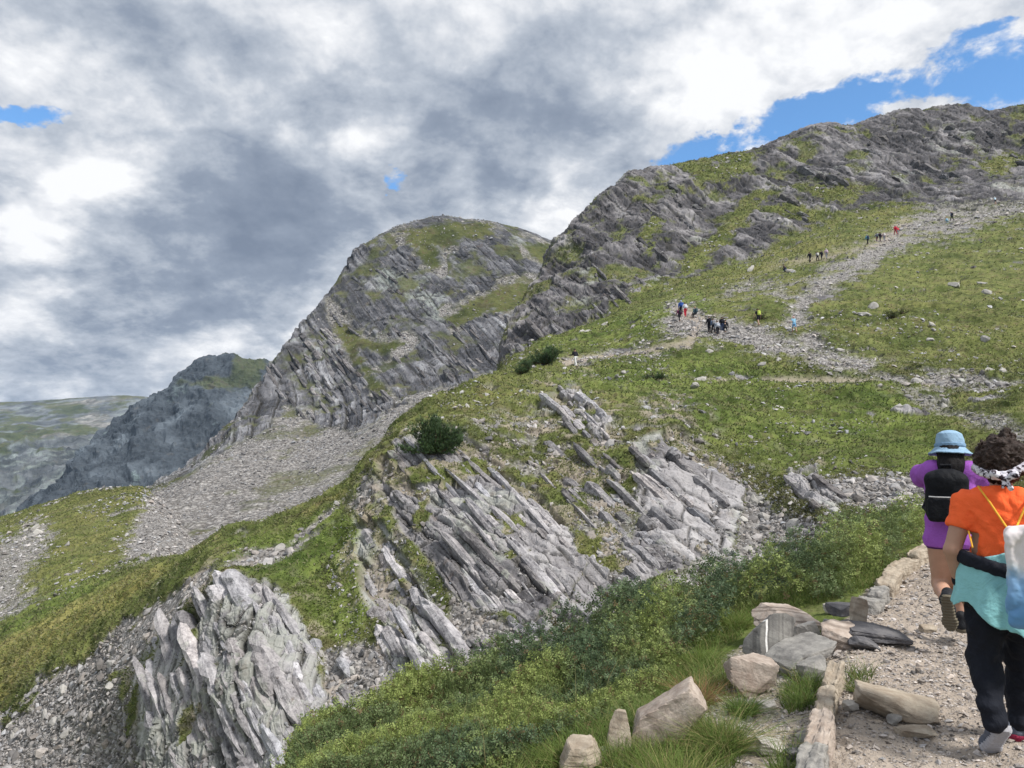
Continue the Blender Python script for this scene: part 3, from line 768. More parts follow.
# ------------------------------------------------------------------ valley floor out to the horizon, and the slope behind the viewer
def plain_sheet(name, xs, ys, zf, mat, yel_=0.3):
    X, Y = np.meshgrid(xs, ys); P = np.stack([X.ravel(), Y.ravel(), 0 * X.ravel()], 1).astype(f32)
    P[:, 2] = zf(P)
    i = np.arange(len(P)).reshape(len(ys), len(xs))
    Fq = np.stack([i[:-1, :-1], i[:-1, 1:], i[1:, 1:], i[1:, :-1]], -1).reshape(-1, 4)
    z = np.zeros(len(P), f32)
    o = mesh_np(name, P, Fq, mat, attrs={'m1': np.stack([z + .2, z, z, z + .4], 1), 'm2': np.stack([z + .5, z + .5, z + yel_, z], 1)})
    return tag(o, kind='structure')
gx = np.sign(np.linspace(-1, 1, 60)) * np.abs(np.linspace(-1, 1, 60)) ** 2 * 5000
plain_sheet('valley_floor', gx, gx, lambda P: -262 + 12 * fbm(P, 900, 3, 96), MAT_PL)
bx_ = np.linspace(-60, 60, 160); by_ = np.linspace(-60, 0.8, 90)
plain_sheet('ground_behind', bx_, by_, lambda P: -1.66 + np.where(P[:, 0] < -1.2, 0.42 * (P[:, 0] + 1.2), 0) * 1.0 + np.where(P[:, 0] > 3, 0.25 * (P[:, 0] - 3), 0) - 0.03 * np.abs(P[:, 1]) + 0.05 * fbm(P, 2, 3, 97), MAT_NEAR)

# ------------------------------------------------------------------ a little air between here and the far hills
_zt = float(max(q.P[:, 2].max() for q in (near, mt, fp, pt))) + 6.0; _zb = -292.0
bpy.ops.mesh.primitive_cube_add(size=2, location=(0, 0, (_zt + _zb) / 2))
hz = bpy.context.object; hz.name = 'haze'; hz.scale = (5100, 5100, (_zt - _zb) / 2)
mh = bpy.data.materials.new('haze'); mh.use_nodes = True
gh = NT(mh.node_tree); gh.n.clear()
oh = gh.new('ShaderNodeOutputMaterial'); vh = gh.new('ShaderNodeVolumePrincipled')
vh.inputs['Density'].default_value = 0.00008; vh.inputs['Color'].default_value = (0.50, 0.70, 1.0, 1)
gh.l.new(vh.outputs[0], oh.inputs['Volume'])
hz.data.materials.append(mh); tag(hz, kind='stuff')

# ------------------------------------------------------------------ stones
def ico(sub):
    bm = bmesh.new(); bmesh.ops.create_icosphere(bm, subdivisions=sub, radius=1)
    V = np.array([v.co[:] for v in bm.verts]); Fc = np.array([[v.index for v in f.verts] for f in bm.faces]); bm.free()
    return V / np.linalg.norm(V, axis=1)[:, None], Fc


ICO = {k: ico(k) for k in (1, 2, 4, 5)}


def faceted(dirs, rng, planes=11, lo=0.55, hi=1.0):
    n = rng.normal(size=(planes, 3)); n /= np.linalg.norm(n, axis=1)[:, None]
    h = rng.uniform(lo, hi, planes)
    ax = np.concatenate([np.eye(3), -np.eye(3)])
    n = np.concatenate([n, ax]); h = np.concatenate([h, rng.uniform(0.75, 1.0, 6)])
    r = 1 / np.max((dirs @ n.T) / h, axis=1)
    return dirs * r[:, None]


def rotmats(yaw, tilt, taxis):
    """yaw about z, then tilt about a horizontal axis at bearing taxis"""
    cy, sy = np.cos(yaw), np.sin(yaw); n = len(yaw); z = np.zeros(n); o = np.ones(n)
    Rz = np.stack([np.stack([cy, -sy, z], -1), np.stack([sy, cy, z], -1), np.stack([z, z, o], -1)], 1)
    kx, ky = np.cos(taxis), np.sin(taxis); c, s = np.cos(tilt), np.sin(tilt); v = 1 - c
    Rt = np.stack([np.stack([c + kx * kx * v, kx * ky * v, ky * s], -1), np.stack([kx * ky * v, c + ky * ky * v, -kx * s], -1), np.stack([-ky * s, kx * s, c], -1)], 1)
    return np.einsum('nij,njk->nik', Rt, Rz)


def align(Nrm, extra=0.35, rng=RNG):
    """rotations that lay local z along the given normals, with random yaw and some wobble"""
    n = len(Nrm)
    tilt = np.arccos(np.clip(Nrm[:, 2], -1, 1)); ax = np.arctan2(Nrm[:, 1], Nrm[:, 0]) + math.pi / 2
    R = rotmats(rng.uniform(0, 6.283, n), rng.normal(0, extra, n), rng.uniform(0, 6.283, n))
    return np.einsum('nij,njk->nik', rotmats(np.zeros(n), tilt, ax), R)


def scatter(name, P, R, size, templates, mat, tint, kind='stuff', label=None, cat=None, asp=None):
    Vs, Fs, As = [], [], []; base = 0
    pick = RNG.integers(0, len(templates), len(P))
    for k, (V, Fc) in enumerate(templates):
        s = np.where(pick == k)[0]
        if not len(s): continue
        sc = size[s][:, None] if asp is None else size[s][:, None] * asp[s]
        W = np.einsum('nij,nvj->nvi', R[s], V[None] * sc[:, None, :]) + P[s][:, None, :]
        Vs.append(W.reshape(-1, 3))
        Fs.append((Fc[None] + (np.arange(len(s)) * len(V))[:, None, None] + base).reshape(-1, Fc.shape[1]))
        As.append(np.repeat(tint[s], len(V), axis=0)); base += len(s) * len(V)
    o = mesh_np(name, np.concatenate(Vs), np.concatenate(Fs), mat, attrs={'tint': np.concatenate(As)})
    return tag(o, label, cat, None, kind)


def stone_material(name, S=0.3):
    m, g, b = principled(name, 0.92, 0.2)
    P = g.new('ShaderNodeNewGeometry').outputs['Position']
    t = g.new('ShaderNodeVertexColor', layer_name='tint')
    n1 = g.noise(P, 1 / S, 5, 0.65); n2 = g.noise(P, 5 / S, 4, 0.7)
    c = g.mix(1.0, t.outputs[0], g.ramp(g.m('ADD', g.m('MULTIPLY', n1, 0.6), g.m('MULTIPLY', n2, 0.4)), [(0.3, (0.6, 0.6, 0.6)), (0.7, (1.25, 1.25, 1.25))]), 'MULTIPLY')
    g.l.new(c, b.inputs['Base Color'])
    bump(g, b, n2, 0.5, S * 0.06)
    return m


MAT_STONE = stone_material('loose stone', 0.3)
MAT_STONE_FAR = stone_material('scree stone', 1.2)
_tr = np.random.default_rng(3)
TPL = [(faceted(ICO[1][0], _tr) * np.array([1.0, 0.72, 0.42]), ICO[1][1]) for _ in range(14)]
TPL0 = []
for _ in range(12):
    bm = bmesh.new(); bmesh.ops.create_icosphere(bm, subdivisions=1, radius=1)
    bmesh.ops.delete(bm, geom=[], context='VERTS')
    bm.free()
    v = np.array([[1, 0, 0], [-1, 0, 0], [0, 1, 0], [0, -1, 0], [0, 0, 1], [0, 0, -1], [.7, .7, .3], [-.7, .6, .4]], float) * _tr.uniform(0.6, 1.1, (8, 1)) * np.array([1, .75, .5])
    bm = bmesh.new(); vs = [bm.verts.new(q) for q in v]
    r = bmesh.ops.convex_hull(bm, input=vs)
    bmesh.ops.delete(bm, geom=[e for e in r['geom_interior'] if isinstance(e, bmesh.types.BMVert)], context='VERTS')
    bmesh.ops.triangulate(bm, faces=bm.faces[:]); bm.verts.index_update()
    TPL0.append((np.array([q.co[:] for q in bm.verts]), np.array([[q.index for q in f.verts] for f in bm.faces]))); bm.free()


def tints(n, lo=0.12, hi=0.42, warm=0.03, rng=RNG, light=0.0, bias=0.0):
    b = lo + (hi - lo) * rng.beta(1.6, 1.9 - light, n)
    w = rng.normal(bias, warm, n)
    return np.stack([b * (1.0 + w), b * (0.98), b * (0.99 - w), np.ones(n)], 1)


def pick_on(sheet, prob, n, rng=RNG):
    p = prob.astype(float); p = np.maximum(p, 0); p /= p.sum()
    return rng.choice(len(p), n, p=p)


NN = near.normals(near.P)


def debris(name, sheet, NNs, prob, n, pxlo, pxhi, alpha, mat, tpl, lim=(0.03, 1.5), hi=0.42, light=0.0, kinds='stuff', bias=0.0):
    i = pick_on(sheet, prob, n)
    P = sheet.P[i].astype(float); Y = P[:, 1]
    u = RNG.uniform(0, 1, n)
    spx = pxlo * (1 - u * (1 - (pxlo / pxhi) ** alpha)) ** (-1 / alpha)
    size = np.clip(spx * Y / F * 0.5, lim[0], lim[1])
    P += RNG.normal(0, 0.5, (n, 3)) * (Y / F)[:, None]
    P += NNs[i] * (size * 0.12)[:, None]
    return scatter(name, P, align(NNs[i], 0.4), size, tpl, mat, tints(n, 0.10, hi, light=light, bias=bias), kinds)


inframe = (px > -60) & (px < 1090) & (py < 800)
debris('debris', near, NN, scree * (px > -60) * (px < 1250) * (py < 800) * (Yd > 15) * (Yd < 60), 15000, 2.0, 20, 2.0, MAT_STONE, TPL, (0.03, 0.55), 0.46, 0.1, bias=0.02)
debris('trail_scree', near, NN, (scree + 0.01 * dirt) * (px > -60) * (px < 1300) * (Yd >= 60), 22000, 1.5, 9, 2.0, MAT_STONE_FAR, TPL0, (0.05, 0.9), 0.52, 0.2, bias=0.02)
debris('slope_stones', near, NN, (grass * sst(fbm(P0, 9, 4, 99), -0.1, 0.6) + 0.4 * (soil > 0.2)) * inframe * (Yd > 20) * (px > 330) * (cliff < 0), 9000, 1.4, 9, 1.7, MAT_STONE_FAR, TPL0, (0.04, 0.5), 0.5, 0.5)
debris('meadow_stones', near, NN, grass * sst(fbm(P0, 12, 4, 98), 0.0, 0.5) * inframe * (Yd > 62) * (px < 260), 2600, 1.5, 9, 1.9, MAT_STONE_FAR, TPL0, (0.05, 0.9), 0.5, 0.5)
debris('cliff_rubble', near, NN, rock * inframe * (Yd > 15) * (Yd < 60) * sst(crack, 0.1, 0.6), 2500, 2, 9, 2.0, MAT_STONE, TPL, (0.03, 0.4))
mtN = mt.normals(mt.P)
debris('mountain_scree', mt, mtN, (mscree + 0.12 * mgrass) * (qx > 90) * (qx < 520), 26000, 1.2, 6, 2.2, MAT_STONE_FAR, TPL0, (0.1, 1.8), 0.40)
debris('path_gravel', near, NN, path_m * (px > 400) * (py < 800) * (px < 1260), 42000, 1.6, 12, 2.3, MAT_STONE, TPL0, (0.004, 0.06), 0.56, 0.3, bias=0.07)

# rocks one can single out on the slopes, each an object sharing a few meshes
rock_meshes = []
for k in range(8):
    V, Fc = ICO[2][0], ICO[2][1]
    W = faceted(V, _tr, 12) * np.array([1.0, 0.75, 0.5])
    o = mesh_np('slope_rock_shape', W, Fc, MAT_STONE_FAR, attrs={'tint': np.repeat([[0.33 + .012 * k, 0.32 + .012 * k, 0.31 + .01 * k, 1]], len(W), 0)})
    rock_meshes.append(o.data); bpy.data.objects.remove(o)
_rr = np.random.default_rng(21)
def rocks_on(prob, n, lo, hi, look, where, group, rng=_rr):
    i = pick_on(near, prob, n, rng)
    i = i[np.argsort(-near.P[i, 1])]
    R = align(NN[i], 0.25, rng); szs = rng.uniform(lo, hi, n); order = np.argsort(-szs)
    from mathutils import Matrix
    for k, j in enumerate(i):
        o = bpy.data.objects.new('rock', rock_meshes[int(rng.integers(0, 8))]); COL.objects.link(o)
        sz = szs[k] * near.P[j, 1] / F * 0.5
        o.matrix_world = Matrix.Translation(Vector([float(c) for c in near.P[j]])) @ Matrix(R[k].tolist()).to_4x4() @ Matrix.Scale(float(sz), 4)
        X = ppx0[j]; side = {i[np.argmin(ppx0[i])]: 'leftmost', i[np.argmax(ppx0[i])]: 'rightmost'}.get(j)
        if k == order[0]: lab = 'largest ' + look + ' ' + where
        elif side: lab = side + ' ' + look + ' ' + where
        elif k == 0: lab = 'farthest ' + look + ' ' + where
        elif k == n - 1: lab = 'nearest ' + look + ' ' + where
        else: lab = 'medium-sized ' + look + ' ' + where
        tag(o, lab, 'rock', group)
ppx0, _ = project(near.P)
rocks_on(grass * inframe * (Yd > 40) * (px > 560) * (cliff < -8) * (px < 1020) * (py > 240), 46, 6, 17, 'pale loose rock', 'on the grass of the right-hand slope', 'rocks on the right-hand grassy slope')
rocks_on(grass * inframe * (Yd > 30) * (Yd < 60) * (px > 380) * (px < 640) * (py < 470), 18, 5, 12, 'pale rock', 'in the grass on top of the knoll', 'rocks on the knoll top')
rocks_on((grass + scree) * inframe * (Yd > 62) * (px < 230) * (py > 500) * (px > 5), 20, 6, 16, 'pale rock', 'in the meadow at the lower left', 'rocks in the left meadow')
rocks_on(scree * inframe * (Yd < 50) * (Yd > 15) * (px < 480) * (px > 5) * (py < 765), 20, 9, 18, 'angular grey rock', 'in the debris below the grassy spur', 'larger rocks in the debris at the lower left')
rocks_on(scree * inframe * (Yd < 50) * (Yd > 15) * (px > 640) * (px < 830) * (py > 465) * (py < 590), 22, 9, 20, 'angular grey block', 'in the rubble right of the outcrop', 'blocks in the rubble beside the outcrop')


# ground lookup for placing things by the spot they stand on
_sel_near = np.where((Yd < 14.0) & (px > -50) & (px < 1150))[0]
_sel_far = np.where((Yd >= 14.0) & (px > -50) & (px < 1150))[0]
ppx, ppy = project(near.P)
def ground(x, y, nearby=True):
    s = _sel_near if nearby else _sel_far
    d = (ppx[s] - x) ** 2 + (ppy[s] - y) ** 2
    ok = np.where(d < d.min() + 2.0)[0]
    j = s[ok[np.argmin(near.P[s[ok], 1])]]
    return near.P[j].astype(float)


def boulder_material(name, c1, c2, stripe=0.0, vein=0.0, S=0.12, axis=(0.2, 0.1, 1.0)):
    m, g, b = principled(name, 0.88, 0.25)
    P = g.new('ShaderNodeTexCoord').outputs['Object']
    n1 = g.noise(P, 1 / S, 6, 0.7); n2 = g.noise(P, 6 / S, 5, 0.7); n3 = g.noise(P, 0.6 / S, 3, 0.6)
    c = g.mix(g.step(n1, 0.3, 0.7), c1, c2)
    vm = g.new('ShaderNodeVectorMath', operation='DOT_PRODUCT'); g.l.new(P, vm.inputs[0]); vm.inputs[1].default_value = unit(axis)
    w = g.m('ADD', vm.outputs['Value'], g.m('MULTIPLY', n3, 0.03))
    if stripe:
        s = g.m('SINE', g.m('MULTIPLY', w, 150.0)); s2 = g.m('SINE', g.m('MULTIPLY', w, 67.0))
        k = g.step(g.m('ADD', g.m('MULTIPLY', s, 0.5), g.m('MULTIPLY', s2, 0.6)), 0.1, 0.8)
        c = g.mix(g.m('MULTIPLY', k, stripe), c, tuple(q * 0.45 for q in c1))
    if vein:
        k = g.step(g.m('ABSOLUTE', g.m('SUBTRACT', w, 0.004)), 0.009, 0.005)
        c = g.mix(k, c, (0.75, 0.74, 0.72))
    c = g.mix(g.m('MULTIPLY', g.step(n2, 0.6, 0.75), 0.4), c, (0.10, 0.095, 0.085))
    g.l.new(c, b.inputs['Base Color'])
    bump(g, b, g.m('ADD', n2, n1), 0.6, S * 0.08)
    return m


BM = {
    'grey': boulder_material('grey gneiss', (0.16, 0.155, 0.15), (0.33, 0.32, 0.30), 0.35),
    'dark': boulder_material('dark slate', (0.075, 0.075, 0.085), (0.16, 0.155, 0.16), 0.2),
    'tan': boulder_material('tan stone', (0.26, 0.21, 0.16), (0.42, 0.37, 0.30), 0.35),
    'pink': boulder_material('pinkish stone', (0.27, 0.215, 0.18), (0.46, 0.40, 0.35), 0.15),
    'stripe': boulder_material('banded stone', (0.30, 0.24, 0.20), (0.48, 0.42, 0.37), 0.75, axis=(0.05, 0.25, 1)),
    'vein': boulder_material('grey stone with a white vein', (0.13, 0.125, 0.12), (0.24, 0.235, 0.22), 0.45, 1.0, axis=(1.0, 0.15, 0.25)),
    'pale': boulder_material('pale stone', (0.34, 0.32, 0.29), (0.55, 0.52, 0.48), 0.2),
}


def boulder(name, x, y, w, h, dep, mat, label, cat='rock', roll=0, yaw=0, pitch=0, seed=0, planes=9, lift=0.0, group=None, taper=0.0, lean=0.0):
    """x,y: the foot of the stone; w,h: apparent width and height; dep: depth over width; angles in degrees"""
    g0 = ground(x, y)
    Y = g0[1]; k = Y / F
    W, H_ = w * k, h * k
    rng = np.random.default_rng(seed + 100)
    V, Fc = ICO[5] if w > 24 else ICO[4]
    V = faceted(V, rng, planes, 0.62, 1.0)
    V = V / np.abs(V).max(axis=0)
    V = V * np.array([W / 2, W / 2 * dep, H_ / 2])
    tz = (V[:, 2] / H_ + 0.5)[:, None]; V[:, :2] *= 1 - taper * tz; V[:, :1] += lean * W * tz
    Vf = V.astype(f32)
    m_ = min(W, H_)
    V = V * (1 + 0.05 * fbm(Vf + seed, max(m_ * 0.5, 0.03), 4, seed)[:, None])
    lay = np.floor(V[:, 2] / (H_ * 0.14) + 0.3 * noise(Vf, W * 0.4, seed + 1)); V[:, :2] *= (1 - 0.05 * h3(lay, lay * 0 + seed, lay * 0))[:, None]
    o = mesh_np(name, V, Fc, BM[mat])
    o.rotation_euler = (rad(pitch), rad(roll), rad(yaw))
    o.location = (g0[0], Y + W * dep * 0.35, g0[2] + H_ * 0.42 + lift)
    return tag(o, label, cat, group)


def kerb(x0, y0, x1, y1, h, wd, mat, label, seed):
    """a long narrow stone set on edge between two spots of the path side"""
    a, b = ground(x0, y0), ground(x1, y1); L = float(np.linalg.norm((b - a)[:2])); rng = np.random.default_rng(seed + 400)
    n = 9; bm = bmesh.new(); bmesh.ops.create_cube(bm, size=2)
    bmesh.ops.subdivide_edges(bm, edges=bm.edges[:], cuts=15, use_grid_fill=True)
    V = np.array([v.co[:] for v in bm.verts]); me_f = np.array([[v.index for v in f.verts] for f in bm.faces]); bm.free()
    hw, hh = wd / 2, (h + 0.08) / 2
    e = 0.12 * rng.normal(size=4)
    V[:, 0] += e[0] * 0.5 * V[:, 2]; tilt = 0.10 * rng.normal()
    V = V / np.maximum(1, (np.abs(V) ** 10).sum(1) ** (1 / 10))[:, None]
    V = V * np.array([hw, L / 2 * 1.0, hh]); V[:, 2] *= 1 + tilt * V[:, 1] / L * 2; V[:, 1] += e[1] * V[:, 2] * 1.2
    Vf = V.astype(f32)
    V += 0.018 * np.stack([fbm(Vf, 0.10, 4, seed), fbm(Vf, 0.10, 4, seed + 1), fbm(Vf, 0.12, 4, seed + 2)], 1)
    lay = np.floor(V[:, 0] / 0.03 + 0.4 * noise(Vf, 0.12, seed)); V[:, 2] += 0.014 * (h3(lay, lay * 0 + seed, lay * 0) - 0.5)
    o = mesh_np('edging_stone', V, me_f, BM[mat])
    d = b - a; o.location = (a + b) / 2 + np.array([0, 0, h / 2 - 0.04]); o.rotation_euler = (math.atan2(d[2], L), rad(4 * rng.normal()), math.atan2(d[1], d[0]) - math.pi / 2)
    return tag(o, label, 'rock', E)


E = 'stones set on edge along the path'
kerb(915, 565, 936, 553, 0.17, 0.16, 'tan', 'farthest tan edging stone, beside the leg of the hiker in the blue hat', 1)
kerb(896, 580, 914, 566, 0.15, 0.17, 'tan', 'second farthest edging stone, brown, at the far bend of the path', 2)
kerb(885, 598, 895, 581, 0.17, 0.17, 'tan', 'long tan edging stone where the path edge starts to bend', 3)
kerb(876, 607, 884, 599, 0.15, 0.14, 'grey', 'short grey edging stone just below the stone at the bend', 4)
kerb(866, 613, 875, 607, 0.11, 0.20, 'grey', 'low blue-grey edging stone between the stone pile and the bend', 5)
kerb(830, 702, 837, 680, 0.14, 0.11, 'tan', 'tan edging stone at the top of the near row, by the low grass tuft', 7)
kerb(825, 730, 830, 704, 0.13, 0.11, 'tan', 'tan edging stone in the middle of the near row', 8)
kerb(817, 764, 825, 732, 0.13, 0.12, 'pink', 'long pinkish edging stone in the lower half of the near row', 9)
kerb(806, 800, 816, 767, 0.12, 0.13, 'grey', 'grey edging stone at the bottom edge of the picture', 10)
boulder('edging_stone', 862, 630, 15, 33, 0.9, 'tan', 'tall narrow tan edging stone standing beside the stone pile', roll=10, yaw=10, seed=6, group=E)
boulder('boulder', 770, 664, 56, 58, 0.5, 'vein', 'leaning pointed grey boulder with a white quartz vein', 'boulder', roll=22, yaw=-10, pitch=-10, seed=11, planes=7, taper=0.62, lean=0.22)
boulder('boulder', 791, 640, 66, 34, 0.8, 'stripe', 'broad pinkish boulder with dark bands behind the veined boulder', 'boulder', roll=4, yaw=12, seed=12)
boulder('boulder', 800, 650, 20, 26, 0.8, 'grey', 'brownish rock wedged between the veined and the banded boulders', 'boulder', roll=12, seed=13)
boulder('boulder', 812, 642, 17, 20, 0.8, 'pale', 'pale rock leaning on the right end of the banded boulder', 'boulder', roll=-24, seed=14)
boulder('boulder', 752, 696, 52, 38, 0.8, 'pink', 'rounded pinkish boulder at the foot of the veined boulder', 'boulder', roll=10, yaw=0, seed=15)
boulder('stone_slab', 807, 668, 68, 20, 0.8, 'grey', 'long grey slab sloping down in front of the veined boulder', 'slab', roll=-12, yaw=15, seed=16)
boulder('boulder', 818, 682, 32, 20, 0.8, 'grey', 'lichened blue-grey rock under the long sloping slab', 'boulder', roll=-14, seed=17)
boulder('boulder', 815, 655, 20, 16, 0.9, 'dark', 'small dark rock in the heap above the long slab', 'boulder', roll=6, seed=18)
boulder('stone_slab', 843, 648, 38, 20, 1.0, 'stripe', 'tan wedge-shaped slab with fine lines at the path side', 'slab', roll=8, pitch=14, yaw=-14, seed=19)
boulder('stone_slab', 880, 643, 66, 13, 0.8, 'dark', 'long flat dark slab lying out across the gravel', 'slab', roll=5, yaw=-12, seed=20)
boulder('stone_slab', 866, 650, 30, 11, 0.8, 'dark', 'short blue-black slab in front of the long flat slab', 'slab', roll=10, yaw=-14, seed=21)
boulder('boulder', 846, 622, 28, 12, 0.8, 'dark', 'flat dark block on top of the little stone pile', 'rock', roll=-4, seed=22, lift=0.06)
boulder('boulder', 844, 632, 22, 11, 0.8, 'dark', 'dark block at the bottom of the little stone pile', 'rock', roll=0, seed=23)
boulder('boulder', 829, 632, 13, 14, 0.8, 'grey', 'grey block at the left end of the little stone pile', 'rock', roll=4, seed=24)
boulder('boulder', 834, 614, 17, 9, 0.8, 'pale', 'pale stone behind the little stone pile, at the grass edge', 'rock', roll=0, seed=25)
boulder('stone_slab', 906, 722, 78, 24, 0.55, 'tan', 'long rounded tan slab half sunk in the middle of the path', 'slab', roll=9, yaw=-16, seed=26, planes=6)
boulder('stone', 768, 712, 20, 11, 0.8, 'pale', 'flat pale stone in the gravel left of the near edging row', 'stone', seed=27)
boulder('stone', 749, 711, 18, 9, 0.8, 'grey', 'flat grey-green stone left of the flat pale stone', 'stone', seed=28)
boulder('stone', 813, 748, 26, 18, 0.8, 'grey', 'blue-grey wedge leaning against the near edging row', 'stone', roll=-26, seed=29)
boulder('stone', 772, 757, 30, 13, 0.8, 'pale', 'white-topped stone at the bottom edge left of the edging row', 'stone', roll=8, seed=30)
boulder('stone', 796, 760, 18, 10, 0.8, 'dark', 'brown stone between the white-topped stone and the edging row', 'stone', seed=31)
boulder('boulder', 672, 748, 84, 44, 0.5, 'pink', 'big smooth tan boulder sloping out of the grass', 'boulder', roll=-34, yaw=-15, seed=32, planes=6)
boulder('boulder', 620, 756, 32, 44, 0.8, 'tan', 'pyramid shaped pale tan boulder beside the sloping boulder', 'boulder', roll=0, yaw=0, seed=33, planes=7, taper=0.6)
boulder('boulder', 580, 780, 46, 32, 0.8, 'tan', 'rounded tan boulder cut by the bottom of the picture', 'boulder', seed=34)
boulder('stone', 602, 758, 13, 12, 0.8, 'grey', 'small grey stone left of the pyramid shaped boulder', 'stone', seed=35)
boulder('stone', 930, 632, 16, 8, 0.8, 'tan', 'small brown stone on the far gravel near the hiker in the blue hat', 'stone', seed=36)
boulder('stone', 853, 712, 15, 10, 0.8, 'pale', 'small pale stone on the gravel right of the near edging row', 'stone', seed=37)
boulder('stone', 895, 726, 13, 10, 0.8, 'grey', 'small round stone at the foot of the half sunk tan slab', 'stone', seed=38)
boulder('stone', 925, 740, 40, 8, 0.8, 'tan', 'thin tan stone flush with the gravel below the half sunk slab', 'stone', seed=39)

# ------------------------------------------------------------------ vegetation
def leaf_material(name, rough=0.6, trans=0.25):
    m, g, b = principled(name, rough, 0.3)
    t = g.new('ShaderNodeVertexColor', layer_name='tint')
    g.l.new(t.outputs[0], b.inputs['Base Color'])
    out = [n for n in g.n if n.type == 'OUTPUT_MATERIAL'][0]
    tr = g.new('ShaderNodeBsdfTranslucent'); g.l.new(t.outputs[0], tr.inputs[0])
    mx = g.new('ShaderNodeMixShader'); mx.inputs[0].default_value = trans
    g.l.new(b.outputs[0], mx.inputs[1]); g.l.new(tr.outputs[0], mx.inputs[2]); g.l.new(mx.outputs[0], out.inputs[0])
    return m


MAT_LEAF = leaf_material('shrub leaves')
MAT_GRASS = leaf_material('grass blades', 0.7, 0.3)
MAT_NEEDLE = leaf_material('pine needles', 0.6, 0.1)
_vr = np.random.default_rng(5)


def basis(T, rng=_vr):
    """two unit vectors square to each direction T"""
    r = rng.normal(size=T.shape); B = np.cross(T, r); B /= np.linalg.norm(B, axis=1)[:, None] + 1e-9
    return B, np.cross(B, T)


def sprigs(P, D, L, nleaf, ll, lw, col, name, mat, parent=None, kind=None, stem=True, rng=_vr):
    """leafy shoots: base P, direction D, length L; leaves as folded diamonds"""
    n = len(P); D = D / np.linalg.norm(D, axis=1)[:, None]
    B, N = basis(D, rng)
    Vs, Fs, Cs = [], [], []; base = 0
    droop = np.array([0, 0, -1.0])
    for k in range(nleaf):
        t = (k + 0.7) / nleaf
        org = P + D * (L * t)[:, None] + droop * (L * 0.25 * t * t)[:, None]
        side = (1 if k % 2 else -1)
        dr = D * 0.55 + B * (side * (0.75 + 0.2 * rng.normal(size=n)))[:, None] + N * (0.35 * rng.normal(size=n))[:, None]
        dr /= np.linalg.norm(dr, axis=1)[:, None]
        up = np.cross(dr, D); up /= np.linalg.norm(up, axis=1)[:, None] + 1e-9
        w = np.cross(dr, up)
        s = (1.15 - 0.5 * t) * rng.uniform(0.7, 1.25, n)
        a = org; b_ = org + dr * (ll * s * 0.5)[:, None] + w * (lw * s * 0.5)[:, None]
        c = org + dr * (ll * s)[:, None] + droop * (np.mean(ll) * 0.15); d_ = org + dr * (ll * s * 0.5)[:, None] - w * (lw * s * 0.5)[:, None]
        Vs.append(np.stack([a, b_, c, d_], 1).reshape(-1, 3))
        Fs.append(np.arange(n * 4).reshape(n, 4) + base); base += n * 4
        cc = col * rng.uniform(0.8, 1.2, (n, 1)) * (0.85 + 0.3 * t)
        Cs.append(np.repeat(np.concatenate([cc, np.ones((n, 1))], 1), 4, axis=0))
    if stem:
        w = B * 0.0016
        a = P - w; b_ = P + w; c = P + D * L[:, None] + w * .4 + droop * (L * 0.25)[:, None]; d_ = c - w * .8
        Vs.append(np.stack([a, b_, c, d_], 1).reshape(-1, 3)); Fs.append(np.arange(n * 4).reshape(n, 4) + base)
        Cs.append(np.repeat(np.array([[0.10, 0.07, 0.045, 1]]), 4 * n, axis=0))
    o = mesh_np(name, np.concatenate(Vs), np.concatenate(Fs), mat, parent, attrs={'tint': np.concatenate(Cs)})
    if kind: o['kind'] = kind
    return o


def blades(P, D, L, W, col, name, mat, bend=0.5, parent=None, kind=None, rng=_vr, segs=3):
    n = len(P); D = D / np.linalg.norm(D, axis=1)[:, None]; W = W * np.ones(n)
    B, N = basis(D, rng)
    lean = rng.normal(size=(n, 3)) * np.array([1, 1, 0]); lean /= np.linalg.norm(lean, axis=1)[:, None]
    bd = bend * rng.uniform(0.3, 1.2, n)
    V = []; tcol = []
    for k in range(segs + 1):
        t = k / segs
        c = P + D * (L * t)[:, None] + lean * (L * bd * t * t)[:, None] - np.array([0, 0, 1.0]) * (L * 0.35 * bd * t * t)[:, None]
        w = B * (W * (1 - t * 0.92) * 0.5)[:, None]
        V += [c - w, c + w]
        cc = np.clip(col * (0.8 + 0.4 * t), 0, 1); tcol += [cc, cc]
    V = np.stack(V, 1); T = np.stack(tcol, 1)
    i = (np.arange(n) * (2 * segs + 2))[:, None]
    Fq = np.concatenate([i + np.array([[2 * k, 2 * k + 1, 2 * k + 3, 2 * k + 2]]) for k in range(segs)])
    T = np.concatenate([T, np.ones(T.shape[:2] + (1,))], 2)
    o = mesh_np(name, V.reshape(-1, 3), Fq, mat, parent, attrs={'tint': T.reshape(-1, 4)})
    if kind: o['kind'] = kind
    return o


UP = np.array([0, 0, 1.0])
# -- low shrubs beside the path: mounds of leafy shoots
shr = sst(poly_sd(px, py, [(270, 830), (315, 772), (400, 738), (480, 702), (600, 656), (750, 602), (850, 560), (905, 541), (932, 541), (918, 556), (885, 580), (842, 600), (760, 612), (725, 630), (700, 655), (668, 692), (620, 722), (560, 742), (500, 790), (420, 830)]) + e1 * 0.4, -3, 3) * (Yd < 13.5) * (Yd > 2)
